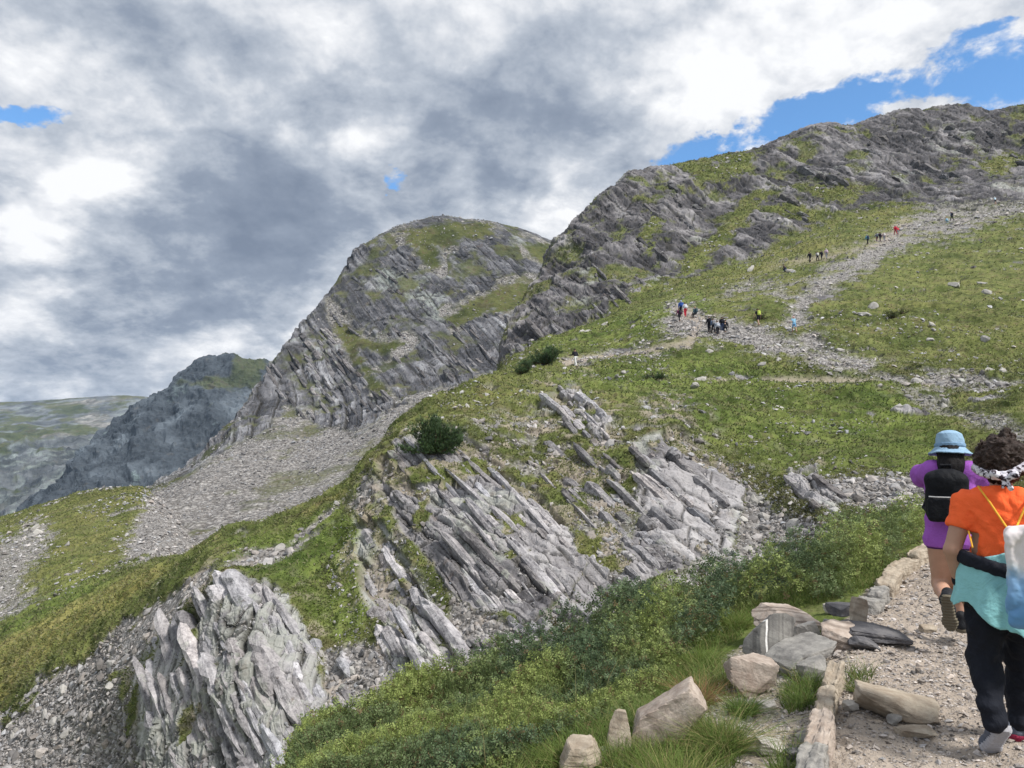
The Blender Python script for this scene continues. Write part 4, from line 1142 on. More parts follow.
# over the lip, out of sight of the lens but there
row = np.repeat(np.arange(near.nr), near.nc)
over = ((row >= near.rowstart[3] - 3) & (row < near.rowstart[3] + 12)) * (px > 250) * (px < 930) * 1.0
PN = near.P.astype(float)
mound = 0.02 + 0.66 * (1 - np.abs(noise(P0, 1.1, 111)) * 1.5) * sst(Yd, 5, 8) + 0.13 * (1 - np.abs(noise(P0, 0.33, 112)) * 1.4)
mound = np.clip(mound, 0.05, 0.75)
ns = 42000
ii = pick_on(near, shr + 0.6 * over, ns, _vr)
hm = mound[ii]
hh = hm * _vr.uniform(0, 1, ns) ** 0.45
PS = PN[ii] + UP * hh[:, None] + _vr.normal(0, 0.015, (ns, 3))
DS = NN[ii] * 0.3 + UP * 0.6 + _vr.normal(0, 0.55, (ns, 3)) + np.array([0.1, -0.25, 0])
sz = None
hue = sst(fbm(P0[ii], 1.1, 3, 113), -0.25, 0.45)[:, None]
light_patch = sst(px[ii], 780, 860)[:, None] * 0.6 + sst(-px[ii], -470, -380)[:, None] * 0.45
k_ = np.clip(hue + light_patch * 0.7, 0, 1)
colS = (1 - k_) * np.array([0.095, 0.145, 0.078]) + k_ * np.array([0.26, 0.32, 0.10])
colS = np.where(_vr.uniform(0, 1, (ns, 1)) < 0.05, np.array([0.16, 0.12, 0.06]), colS)
sz = np.clip(PS[:, 1] / 8.0, 0.7, 1.5)
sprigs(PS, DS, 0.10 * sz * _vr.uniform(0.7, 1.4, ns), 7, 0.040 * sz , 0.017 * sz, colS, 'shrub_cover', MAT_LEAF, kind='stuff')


def grass_patch(prob, n, L0, L1, W, name, green, bend=0.55, clump=0.0, lift=0.0, dcol=0.25, seed=120, yel_=0.15):
    i = pick_on(near, prob, n, _vr)
    P = PN[i] + _vr.normal(0, 1, (n, 3)) * np.array([1, 1, 0]) * (0.6 * PN[i, 1] / F)[:, None] + UP * lift
    D = NN[i] * 0.3 + UP * 0.8 + _vr.normal(0, 0.3, (n, 3))
    c = np.array(green) * _vr.uniform(1 - dcol, 1 + dcol, (n, 1))
    c = np.where(_vr.uniform(0, 1, (n, 1)) < yel_, np.array([0.30, 0.27, 0.12]) * _vr.uniform(0.7, 1.1, (n, 1)), c)
    return blades(P, D, _vr.uniform(L0, L1, n), W, c, name, MAT_GRASS, bend, kind='stuff')


# near verge grass
vg = sst(poly_sd(px, py, [(500, 850), (505, 765), (540, 735), (600, 725), (650, 700), (690, 660), (720, 668), (735, 690), (700, 705), (700, 730), (740, 745), (735, 768), (640, 770), (600, 800)]) + e1 * 0.5, -3, 3)
vg = np.maximum(vg, sst(poly_sd(px, py, [(690, 625), (730, 598), (765, 592), (870, 555), (915, 560), (870, 590), (830, 600), (760, 612), (735, 640), (700, 650)]) + e1 * 0.4, -3, 3))
vg = np.maximum(vg, 0.8 * sst(poly_sd(px, py, [(780, 700), (795, 678), (822, 680), (818, 700), (790, 712)]), -3, 3))
vg = np.maximum(vg, sst(poly_sd(px, py, [(842, 690), (850, 674), (874, 678), (868, 690)]), -2, 3) * 0.6)
vg = np.maximum(vg, sst(poly_sd(px, py, [(755, 800), (770, 758), (800, 752), (800, 800)]), -2, 3) * 0.5)
vg *= (Yd < 13)
grass_patch(vg, 26000, 0.07, 0.20, 0.005, 'verge_grass', (0.115, 0.175, 0.040), 0.7)
grass_patch(shr, 1200, 0.15, 0.45, 0.004, 'shrub_grass', (0.12, 0.17, 0.05), 0.5, lift=0.1)
_o = bpy.data.objects['shrub_grass']; _o.name = 'tall_grass'


def tuft(name, x, y, w, h, n, col, label, dry=0.15, seed=0, spread=1.0):
    g0 = ground(x, y); k = g0[1] / F; r = w * k * 0.5; hh = h * k
    rng = np.random.default_rng(seed)
    th = rng.uniform(0, 6.283, n); q = np.sqrt(rng.uniform(0, 1, n)) * 0.35
    off = np.stack([np.cos(th) * q * r, np.sin(th) * q * r, 0 * th], 1)
    D = np.stack([np.cos(th) * (0.15 + q * 1.6) * spread, np.sin(th) * (0.15 + q * 1.6) * spread, 1 + 0 * th], 1) + rng.normal(0, 0.12, (n, 3))
    c = np.array(col) * rng.uniform(0.7, 1.3, (n, 1))
    c = np.where(rng.uniform(0, 1, (n, 1)) < dry, np.array([0.33, 0.28, 0.13]) * rng.uniform(0.7, 1.2, (n, 1)), c)
    o = blades(off, D, hh * rng.uniform(0.35, 1.05, n), rng.uniform(0.002, 0.005, n), c, name, MAT_GRASS, 0.95, rng=rng)
    o.location = g0 - np.array([0, 0, 0.01])
    return tag(o, label, 'grass tuft', 'grass tufts beside the path')


tuft('grass_tuft', 566, 768, 78, 34, 1500, (0.12, 0.17, 0.035), 'round bright green grass tuft left of the pyramid shaped boulder', 0.12, 1)
tuft('grass_tuft', 672, 800, 110, 60, 1800, (0.13, 0.19, 0.04), 'long grass tuft at the bottom edge below the big sloping boulder', 0.25, 2)
tuft('grass_tuft', 722, 752, 76, 62, 1500, (0.12, 0.18, 0.04), 'tall green grass tuft right of the big sloping boulder', 0.22, 3)
tuft('grass_tuft', 742, 714, 46, 34, 900, (0.11, 0.18, 0.04), 'small green grass tuft growing over the foot of the rounded pinkish boulder', 0.1, 4)
tuft('grass_tuft', 700, 668, 66, 34, 1300, (0.13, 0.19, 0.04), 'soft grass tuft at the left side of the veined boulder', 0.1, 5)
tuft('grass_tuft', 735, 628, 60, 30, 1200, (0.14, 0.20, 0.045), 'pale green grass tuft behind the banded boulder', 0.1, 6)
tuft('grass_tuft', 803, 703, 34, 22, 600, (0.11, 0.17, 0.04), 'short grass tuft below the long sloping slab', 0.1, 7)
tuft('grass_tuft', 857, 690, 28, 13, 400, (0.11, 0.16, 0.045), 'tiny grass tuft on the gravel right of the near edging row', 0.15, 8)
tuft('grass_tuft', 640, 735, 50, 38, 800, (0.11, 0.16, 0.045), 'thin grass tuft against the left side of the sloping boulder', 0.2, 9)
tuft('grass_tuft', 700, 706, 40, 44, 700, (0.27, 0.15, 0.075), 'rust brown dead grass tuft between the big boulder and the shrubs', 0.3, 10)
tuft('grass_tuft', 510, 800, 60, 50, 900, (0.12, 0.17, 0.04), 'long grass tuft at the bottom edge among the shrubs', 0.2, 11)
tuft('grass_tuft', 785, 775, 60, 20, 700, (0.11, 0.17, 0.04), 'low grass tuft at the bottom edge left of the edging row', 0.1, 12)

# turf on the slopes: short blades lifted off the ground sheet, coloured like the patch they grow on
def turf(sheet, Nn, prob, n, pxl, name, ycut, lushv, yelv, rng=_vr):
    i = pick_on(sheet, prob, n, rng)
    Y = sheet.P[i, 1].astype(float); k = Y / F
    P = sheet.P[i].astype(float) + rng.normal(0, 0.8, (n, 3)) * k[:, None] * np.array([1, 1, 0])
    D = Nn[i] * 0.5 + UP * 0.7 + rng.normal(0, 0.55, (n, 3))
    q1 = sst(fbm(sheet.base[i], 4.5, 4, 131), -0.4, 0.5)[:, None]
    lu = np.clip(lushv[i], 0, 1)[:, None]; ye = np.clip(yelv[i] + 0.25 * q1[:, 0] - 0.12, 0, 1)[:, None]
    c = (1 - lu) * ((1 - q1) * np.array([0.075, 0.088, 0.028]) + q1 * np.array([0.205, 0.205, 0.08])) + lu * ((1 - q1) * np.array([0.065, 0.098, 0.022]) + q1 * np.array([0.18, 0.225, 0.058]))
    c = (1 - ye) * c + ye * np.array([0.20, 0.21, 0.068])
    q2 = sst(fbm(sheet.base[i], 2.2, 4, 132, 0.6), -0.05, 0.45)[:, None] * (1 - 0.45 * lu); q3 = fbm(sheet.base[i], 0.9, 3, 133)[:, None]
    c = c * (1 - 0.6 * q2) + 0.6 * q2 * np.array([0.16, 0.13, 0.07])
    c = c * np.clip(1 + 0.55 * q3, 0.5, 1.6)
    c = np.where((rng.uniform(0, 1, (n, 1)) < 0.16), np.array([0.24, 0.22, 0.12]), c) * rng.uniform(0.87, 1.15, (n, 1)) * np.array([0.92, 1.0, 0.98])
    return blades(P, D, pxl * k * rng.uniform(0.5, 1.3, n), 1.3 * k, c, name, MAT_GRASS, 0.7, kind='stuff', segs=2)


inturf = (px > -160) & (px < 1330) & (py < 800)
turf(near, NN, grass * inturf * (Yd > 14) * (Yd < 62), 165000, 3.0, 'knoll_turf', 0, lush, yel)
turf(near, NN, grass * inturf * (Yd >= 62) * (rock < 0.3) * (1 - 0.6 * (dirt > 0.3)), 150000, 1.5, 'slope_turf', 0, lush, yel)


def pine_bush(x, y, w, h, n, label, seed, col=(0.050, 0.085, 0.034), tiltx=0.0, group=None):
    g0 = ground(x, y, False); k = g0[1] / F; W = w * k; Hh = h * k
    rng = np.random.default_rng(seed)
    root = empty('dwarf_pine', g0, 0, label, 'shrub', group)
    # limbs
    cv, ce = [], []
    bm = bmesh.new()
    tips = []
    for j in range(26):
        a = rng.uniform(0, 6.283); r = rng.uniform(0.2, 1.15)
        tip = np.array([math.cos(a) * r * W * 0.48, math.sin(a) * r * W * 0.35, Hh * (1.0 - 0.55 * r * r) * rng.uniform(0.45, 1.15)])
        tip[2] += tiltx * tip[0]
        pts = [np.zeros(3), tip * np.array([.5, .5, .25]), tip * np.array([.85, .85, .65]), tip]
        tips.append((pts, tip))
        for s in range(3):
            p, q = Vector(pts[s]), Vector(pts[s + 1]); d = (q - p)
            if d.length < 1e-4: continue
            r0 = W * 0.018 * (1 - s * 0.28); r1 = W * 0.018 * (1 - (s + 1) * 0.28)
            mtx = d.to_track_quat('Z', 'Y').to_matrix().to_4x4(); mtx.translation = (p + q) / 2
            bmesh.ops.create_cone(bm, segments=5, radius1=r0, radius2=r1, depth=d.length, matrix=mtx, cap_ends=False)
    me = bpy.data.meshes.new('branches'); bm.to_mesh(me); bm.free()
    m, g, b = principled('pine bark', 0.9, 0.1); b.inputs['Base Color'].default_value = (0.09, 0.065, 0.045, 1)
    me.materials.append(m); bo = bpy.data.objects.new('branches', me); COL.objects.link(bo); bo.parent = root
    # needle tufts round the limbs' outer halves
    idx = rng.integers(0, len(tips), n)
    t = rng.uniform(0.35, 1.05, n)
    C0 = np.array([tips[j][1] for j in idx]) * np.stack([t, t, t ** 1.5], 1) + rng.normal(0, 1, (n, 3)) * np.array([W * .045, W * .045, Hh * .07])
    C0[:, 2] = np.maximum(C0[:, 2], 0.02)
    D0 = C0 / (np.linalg.norm(C0, axis=1)[:, None] + 1e-6) * 0.7 + UP * 0.7
    rep = 7
    P = np.repeat(C0, rep, 0); D = np.repeat(D0, rep, 0) + rng.normal(0, 0.45, (n * rep, 3))
    kk = sst(fbm(C0.astype(f32), W * 0.2, 2, seed), -0.4, 0.6)[:, None]
    cc = np.repeat((np.array(col) * (0.75 + 0.9 * kk)) * rng.uniform(0.8, 1.25, (n, 1)), rep, 0)
    blades(P, D, W * 0.055 * rng.uniform(0.6, 1.3, n * rep), np.full(n * rep, W * 0.010), cc, 'needles', MAT_NEEDLE, 0.15, parent=root, rng=rng, segs=1)
    return root


pine_bush(434, 453, 62, 34, 3400, 'dark green dwarf pine rooted at the top of the slabs on the knoll', 1)
pine_bush(546, 363, 44, 17, 1800, 'dark dwarf pine sprawled on the skyline just left of the lone hiker on the knoll', 2, tiltx=0.28)
pine_bush(523, 372, 28, 12, 1000, 'smaller dwarf pine at the lower left end of the sprawling one', 3, tiltx=0.3)
pine_bush(656, 378, 26, 7, 700, 'low dark shrub in the grass below the worn trail', 4)
pine_bush(760, 318, 16, 7, 400, 'small round green shrub on the slope between two trail arms', 5, (0.05, 0.075, 0.02))
pine_bush(892, 318, 20, 9, 500, 'small green shrub by itself on the right slope', 6, (0.055, 0.085, 0.02))
pine_bush(902, 314, 14, 6, 300, 'smallest green shrub touching the lone one on the right slope', 7, (0.055, 0.085, 0.02))

# ------------------------------------------------------------------ bedded slabs standing out of the outcrops
def lookup_map(sheet, sel):
    """photo pixel -> vertex of the sheet seen there (nearest one wins)"""
    x, y = project(sheet.P)
    M = np.full((800, 1100), -1, np.int64)
    s = np.where(sel & (x > 0) & (x < 1099) & (y > 0) & (y < 799))[0]
    s = s[np.argsort(-sheet.P[s, 1])]
    M[y[s].astype(int), x[s].astype(int)] = s
    for _ in range(2):                      # close pinholes
        for ax, sh in ((0, 1), (0, -1), (1, 1), (1, -1)):
            R_ = np.roll(M, sh, ax); M = np.where(M < 0, R_, M)
    return M


MAP_NEAR = lookup_map(near, (Yd > 14))
MAP_MT = lookup_map(mt, QY > 90)
mtN2 = mt.normals(mt.P)


def plank_template(rng, nx=12, jag=0.09):
    """unit slab along x: stepped, chipped, with broken ends and flat faces"""
    xs = np.linspace(-1, 1, nx) + rng.normal(0, 0.03, nx); xs[0], xs[-1] = -1, 1
    V, Fq = [], []
    prof = [(1, -.4), (1, .5), (.45, 1), (-.4, 1), (-1, .55), (-1, -.45), (-.5, -1), (.4, -1)]
    ste = np.cumsum(rng.normal(0, 0.10, nx)) * 0.6; ste -= ste.mean(); ste2 = np.where(rng.uniform(size=nx) < 0.3, -0.22, 0)
    e0, e1_ = rng.normal(0, 0.10, 2)
    for k in range(nx):
        t = min(k, nx - 1 - k); tap = (0.45, 0.85)[t] if t < 2 else 1.0
        for (yy, zz) in prof:
            dx = (e0 if k < nx / 2 else e1_) * zz * (1 if t < 2 else 0.4)
            V.append((xs[k] + dx + 0.02 * rng.normal(), (yy * tap * (1 + jag * rng.normal()) + ste2[k] * (yy < 0) * -1.0), zz * tap * (1 + jag * rng.normal()) + ste[k] * 0.5))
    for k in range(nx - 1):
        o = 8 * k
        for q in range(8): Fq.append((o + q, o + (q + 1) % 8, o + 8 + (q + 1) % 8, o + 8 + q))
    for o, rev in ((0, True), (8 * (nx - 1), False)):
        for q in ((0, 1, 2, 3), (0, 3, 4, 7), (4, 5, 6, 7)):
            f = tuple(o + w for w in q); Fq.append(f[::-1] if rev else f)
    return np.array(V), np.array(Fq)


PLANKS = [plank_template(_tr) for _ in range(24)]


def bedded_material(name, S):
    m, g, b = principled(name, 0.9, 0.2)
    P = g.new('ShaderNodeNewGeometry').outputs['Position']
    t = g.new('ShaderNodeVertexColor', layer_name='tint')
    n1 = g.noise(P, 1 / S, 5, 0.7); n2 = g.noise(P, 6 / S, 5, 0.75); n3 = g.noise(P, 0.7 / S, 5, 0.7, 0.5)
    # fine layering that follows the dip of the beds
    def dot(v):
        nd = g.new('ShaderNodeVectorMath', operation='DOT_PRODUCT'); g.l.new(P, nd.inputs[0]); nd.inputs[1].default_value = v; return nd.outputs['Value']
    cb = g.new('ShaderNodeCombineXYZ'); g.l.new(g.m('MULTIPLY', dot((0.74, 0.05, 0.67)), 9 / S), cb.inputs[0]); g.l.new(g.m('MULTIPLY', dot((0.62, 0.15, -0.77)), 0.8 / S), cb.inputs[1]); g.l.new(g.m('MULTIPLY', dot((0.1, -1, 0.1)), 1.2 / S), cb.inputs[2])
    ns_ = g.noise(cb.outputs[0], 1.0, 5, 0.7)
    mixn = g.m('ADD', g.m('ADD', g.m('MULTIPLY', n1, 0.3), g.m('MULTIPLY', n2, 0.35)), g.m('MULTIPLY', ns_, 0.35))
    c = g.mix(1.0, t.outputs[0], g.ramp(mixn, [(0.38, (0.20, 0.195, 0.21)), (0.47, (0.74, 0.73, 0.75)), (0.54, (1.1, 1.09, 1.1)), (0.64, (1.6, 1.58, 1.6))]), 'MULTIPLY')
    c = g.mix(g.m('MULTIPLY', g.step(n3, 0.56, 0.68), 0.6), c, (0.36, 0.385, 0.33))
    n4 = g.noise(P, 2.2 / S, 4, 0.7)
    c = g.mix(g.m('MULTIPLY', g.step(n4, 0.62, 0.72), 0.6), c, (0.13, 0.10, 0.07))
    g.l.new(c, b.inputs['Base Color'])
    bump(g, b, g.m('ADD', g.m('ADD', n2, n1), ns_), 1.0, S * 0.10)
    return m


MAT_BED = bedded_material('bedded rock', 0.8)
MAT_BED_FAR = bedded_material('bedded cliff rock', 3.0)


def slabs(name, sheet, Nn, M, poly, ang, thick, length, out, deep, mat, seed, fill=0.9, tone=(0.16, 0.40), jitter=1.8, tiltout=0.25, gapn=None, lift=0.05):
    """cover a patch of outcrop with rows of straight slabs; ang = dip seen from the path, degrees below horizontal to the right"""
    rng = np.random.default_rng(seed)
    poly_a = np.array(poly, float); c0 = poly_a.mean(0)
    ca, sa = math.cos(rad(ang)), math.sin(rad(ang))
    u = (poly_a - c0) @ np.array([ca, sa]); v = (poly_a - c0) @ np.array([-sa, ca])
    items = []; vv = v.min()
    while vv < v.max():
        th = rng.uniform(*thick) * (1.6 if rng.uniform() < 0.15 else 1)
        uu = u.min() - rng.uniform(0, length[1]); roff = rng.normal(0, 0.5); rt = rng.normal(0, 0.05)
        while uu < u.max():
            L = rng.uniform(*length) * (0.4 if rng.uniform() < 0.35 else 1)
            cx, cy = c0 + np.array([ca, sa]) * (uu + L / 2) + np.array([-sa, ca]) * (vv + th / 2)
            uu += L * rng.uniform(0.93, 1.03)
            if not (0 <= cx < 1095 and 0 <= cy < 795) or rng.uniform() > fill: continue
            items.append((cx, cy, L, th, roff + rng.normal(0, 0.35), rt))
        vv += th * rng.uniform(0.62, 0.85)
    it = np.array(items)
    sd = poly_sd(it[:, 0].astype(f32), it[:, 1].astype(f32), poly) + rng.normal(0, 5, len(it))
    idx = M[it[:, 1].astype(int), it[:, 0].astype(int)]
    hx, hy = ca * it[:, 2] * 0.42, sa * it[:, 2] * 0.42
    ends = [poly_sd((it[:, 0] + q * hx).astype(f32), (it[:, 1] + q * hy).astype(f32), poly) for q in (-1, 1)]
    ok = (sd > -2) & (idx >= 0) & (ends[0] > -9) & (ends[1] > -9)
    if gapn is not None:
        gg = fbm(sheet.base[np.maximum(idx, 0)], gapn[0], 3, seed + 3); ok &= gg < gapn[1]
    it, idx = it[ok], idx[ok]
    Pm = sheet.P[idx].astype(float); Y = Pm[:, 1]; k = Y / F; n = len(it)
    Ns = sheet.N[idx].astype(float) + np.array([0, -0.25, 0.05]); Nm = Ns.mean(0); Ns = Ns * 0.5 + Nm * 0.5
    Ns /= np.linalg.norm(Ns, axis=1)[:, None]
    # run of the beds: the line in the local slope that is seen dipping at the given angle
    x_, y_ = project(Pm); dpx = 12.0
    a2, s2 = img_as(x_ + ca * dpx, y_ + sa * dpx)
    r2 = np.stack([a2, np.ones(n), s2], 1)
    Q2 = r2 * ((Ns * Pm).sum(1) / (Ns * r2).sum(1))[:, None]
    T = Q2 - Pm; Lm = np.linalg.norm(T, axis=1); T /= Lm[:, None]
    stretch = np.clip(Lm / (dpx * k), 0.8, 1.9)
    Tm = unit(T.mean(0)); T = 0.4 * T + 0.6 * Tm + rng.normal(0, rad(jitter), (n, 3)); T /= np.linalg.norm(T, axis=1)[:, None]
    q = np.cross(T, Ns); q *= np.sign(q[:, 2:3] + 1e-6); q /= np.linalg.norm(q, axis=1)[:, None]
    Bn = q + Ns * (tiltout + it[:, 5:6]) + rng.normal(0, rad(jitter * 1.2), (n, 3)); Bn -= T * (T * Bn).sum(1)[:, None]; Bn /= np.linalg.norm(Bn, axis=1)[:, None]
    Wd = np.cross(T, Bn)
    R = np.stack([T, Wd, Bn], -1)
    asp = np.stack([it[:, 2] * k * 0.52 * stretch, np.maximum(it[:, 3] * k * deep, 0.12) * rng.uniform(0.8, 1.2, n), it[:, 3] * k * 0.55], 1)
    P = Pm - Ns * (asp[:, 1] * 0.9)[:, None] + Ns * ((lift + it[:, 4] * out) * it[:, 3] * k)[:, None]
    b = rng.uniform(*tone, n) * (1 + 0.18 * fbm(sheet.base[idx], 3.0 * float(np.median(Y)) / 28, 3, seed + 9))
    w = rng.normal(0, 0.02, n)
    tint = np.stack([b * (1.005 + w), b * (0.985), b * (1.01 - w), 1 + 0 * b], 1)
    o = scatter(name, P, R, np.ones(n), PLANKS, mat, tint, 'structure', asp=asp)
    return o


SL = [
    ('slab_outcrop', [(384, 458), (402, 442), (455, 436), (486, 455), (540, 503), (590, 556), (588, 585), (548, 625), (515, 632), (455, 597), (405, 540), (376, 485)], 47, (3.2, 10), (30, 120), 0.45, 1.0, 1.0, (0.20, 0.50), (2.4, 0.6)),
    ('slab_outcrop', [(348, 508), (380, 518), (404, 550), (428, 590), (472, 668), (466, 692), (424, 700), (388, 655), (362, 585)], 57, (4.5, 13), (35, 120), 0.30, 0.9, 1.0, (0.30, 0.50), None),
    ('slab_outcrop', [(627, 445), (677, 430), (712, 458), (735, 490), (722, 540), (690, 572), (632, 590), (615, 560), (640, 520)], 42, (4, 12), (14, 55), 0.7, 0.9, 0.92, (0.18, 0.46), (2.6, 0.45)),
    ('slab_outcrop', [(128, 690), (138, 650), (165, 612), (220, 576), (244, 578), (290, 600), (325, 652), (335, 720), (325, 790), (150, 790)], 66, (4.5, 12), (35, 120), 0.38, 0.9, 0.94, (0.24, 0.50), (3.0, 0.5)),
    ('slab_outcrop', [(480, 640), (520, 622), (580, 615), (620, 600), (610, 640), (560, 660), (500, 672)], 40, (4, 10), (14, 40), 0.9, 1.3, 0.7, (0.22, 0.45), None),
    ('slab_outcrop', [(540, 398), (582, 388), (596, 412), (612, 440), (595, 448), (560, 420)], 45, (3, 9), (14, 34), 0.8, 1.0, 0.7, (0.22, 0.45), None),
    ('slab_outcrop', [(780, 474), (815, 470), (852, 505), (835, 520), (800, 505)], 38, (4, 9), (25, 60), 0.8, 1.3, 0.9, (0.2, 0.42), None),
    ('slab_outcrop', [(560, 440), (625, 470), (650, 500), (640, 540), (615, 575), (590, 560), (560, 510), (535, 470)], 46, (3, 9), (14, 56), 0.8, 1.0, 0.7, (0.17, 0.42), (2.0, 0.25)),
    ('slab_outcrop', [(390, 440), (440, 425), (520, 450), (560, 480), (520, 490), (470, 450), (400, 460)], 45, (3, 8), (14, 40), 0.8, 1.0, 0.5, (0.22, 0.45), (2.0, 0.1)),
    ('slab_outcrop', [(318, 655), (365, 640), (400, 660), (425, 700), (380, 740), (325, 740)], 58, (4, 9), (14, 44), 0.8, 1.3, 0.5, (0.22, 0.45), (2.0, 0.2)),
]
for k, (nm, poly, ang, th, ln, out, deep, fill, tn, gp) in enumerate(SL):
    slabs(nm, near, NN, MAP_NEAR, poly, ang, th, ln, out, deep, MAT_BED, 200 + k, fill, tn, gapn=gp)
# cliffs
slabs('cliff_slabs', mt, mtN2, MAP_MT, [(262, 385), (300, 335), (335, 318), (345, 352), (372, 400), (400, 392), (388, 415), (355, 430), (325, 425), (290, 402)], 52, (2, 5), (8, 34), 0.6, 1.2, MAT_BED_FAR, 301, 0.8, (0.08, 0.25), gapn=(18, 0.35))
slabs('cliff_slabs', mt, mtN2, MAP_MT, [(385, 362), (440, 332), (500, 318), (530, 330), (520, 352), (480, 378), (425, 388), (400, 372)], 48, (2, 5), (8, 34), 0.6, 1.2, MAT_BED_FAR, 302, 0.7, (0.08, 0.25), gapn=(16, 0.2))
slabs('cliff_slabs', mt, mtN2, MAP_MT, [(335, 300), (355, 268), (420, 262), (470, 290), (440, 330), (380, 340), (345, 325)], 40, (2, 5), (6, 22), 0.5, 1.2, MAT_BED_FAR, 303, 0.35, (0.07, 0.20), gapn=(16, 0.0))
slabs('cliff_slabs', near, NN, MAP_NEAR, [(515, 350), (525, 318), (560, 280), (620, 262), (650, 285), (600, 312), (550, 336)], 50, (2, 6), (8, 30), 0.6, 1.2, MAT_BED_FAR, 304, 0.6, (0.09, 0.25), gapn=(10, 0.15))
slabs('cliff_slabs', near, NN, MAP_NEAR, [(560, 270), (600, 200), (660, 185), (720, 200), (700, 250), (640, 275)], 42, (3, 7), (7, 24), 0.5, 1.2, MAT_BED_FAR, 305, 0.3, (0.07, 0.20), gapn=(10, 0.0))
slabs('cliff_slabs', near, NN, MAP_NEAR, [(740, 240), (780, 180), (860, 140), (1000, 125), (1080, 140), (1060, 190), (960, 200), (860, 185), (800, 225)], 24, (3, 7), (8, 26), 0.5, 1.2, MAT_BED_FAR, 306, 0.3, (0.09, 0.25), gapn=(12, 0.05))

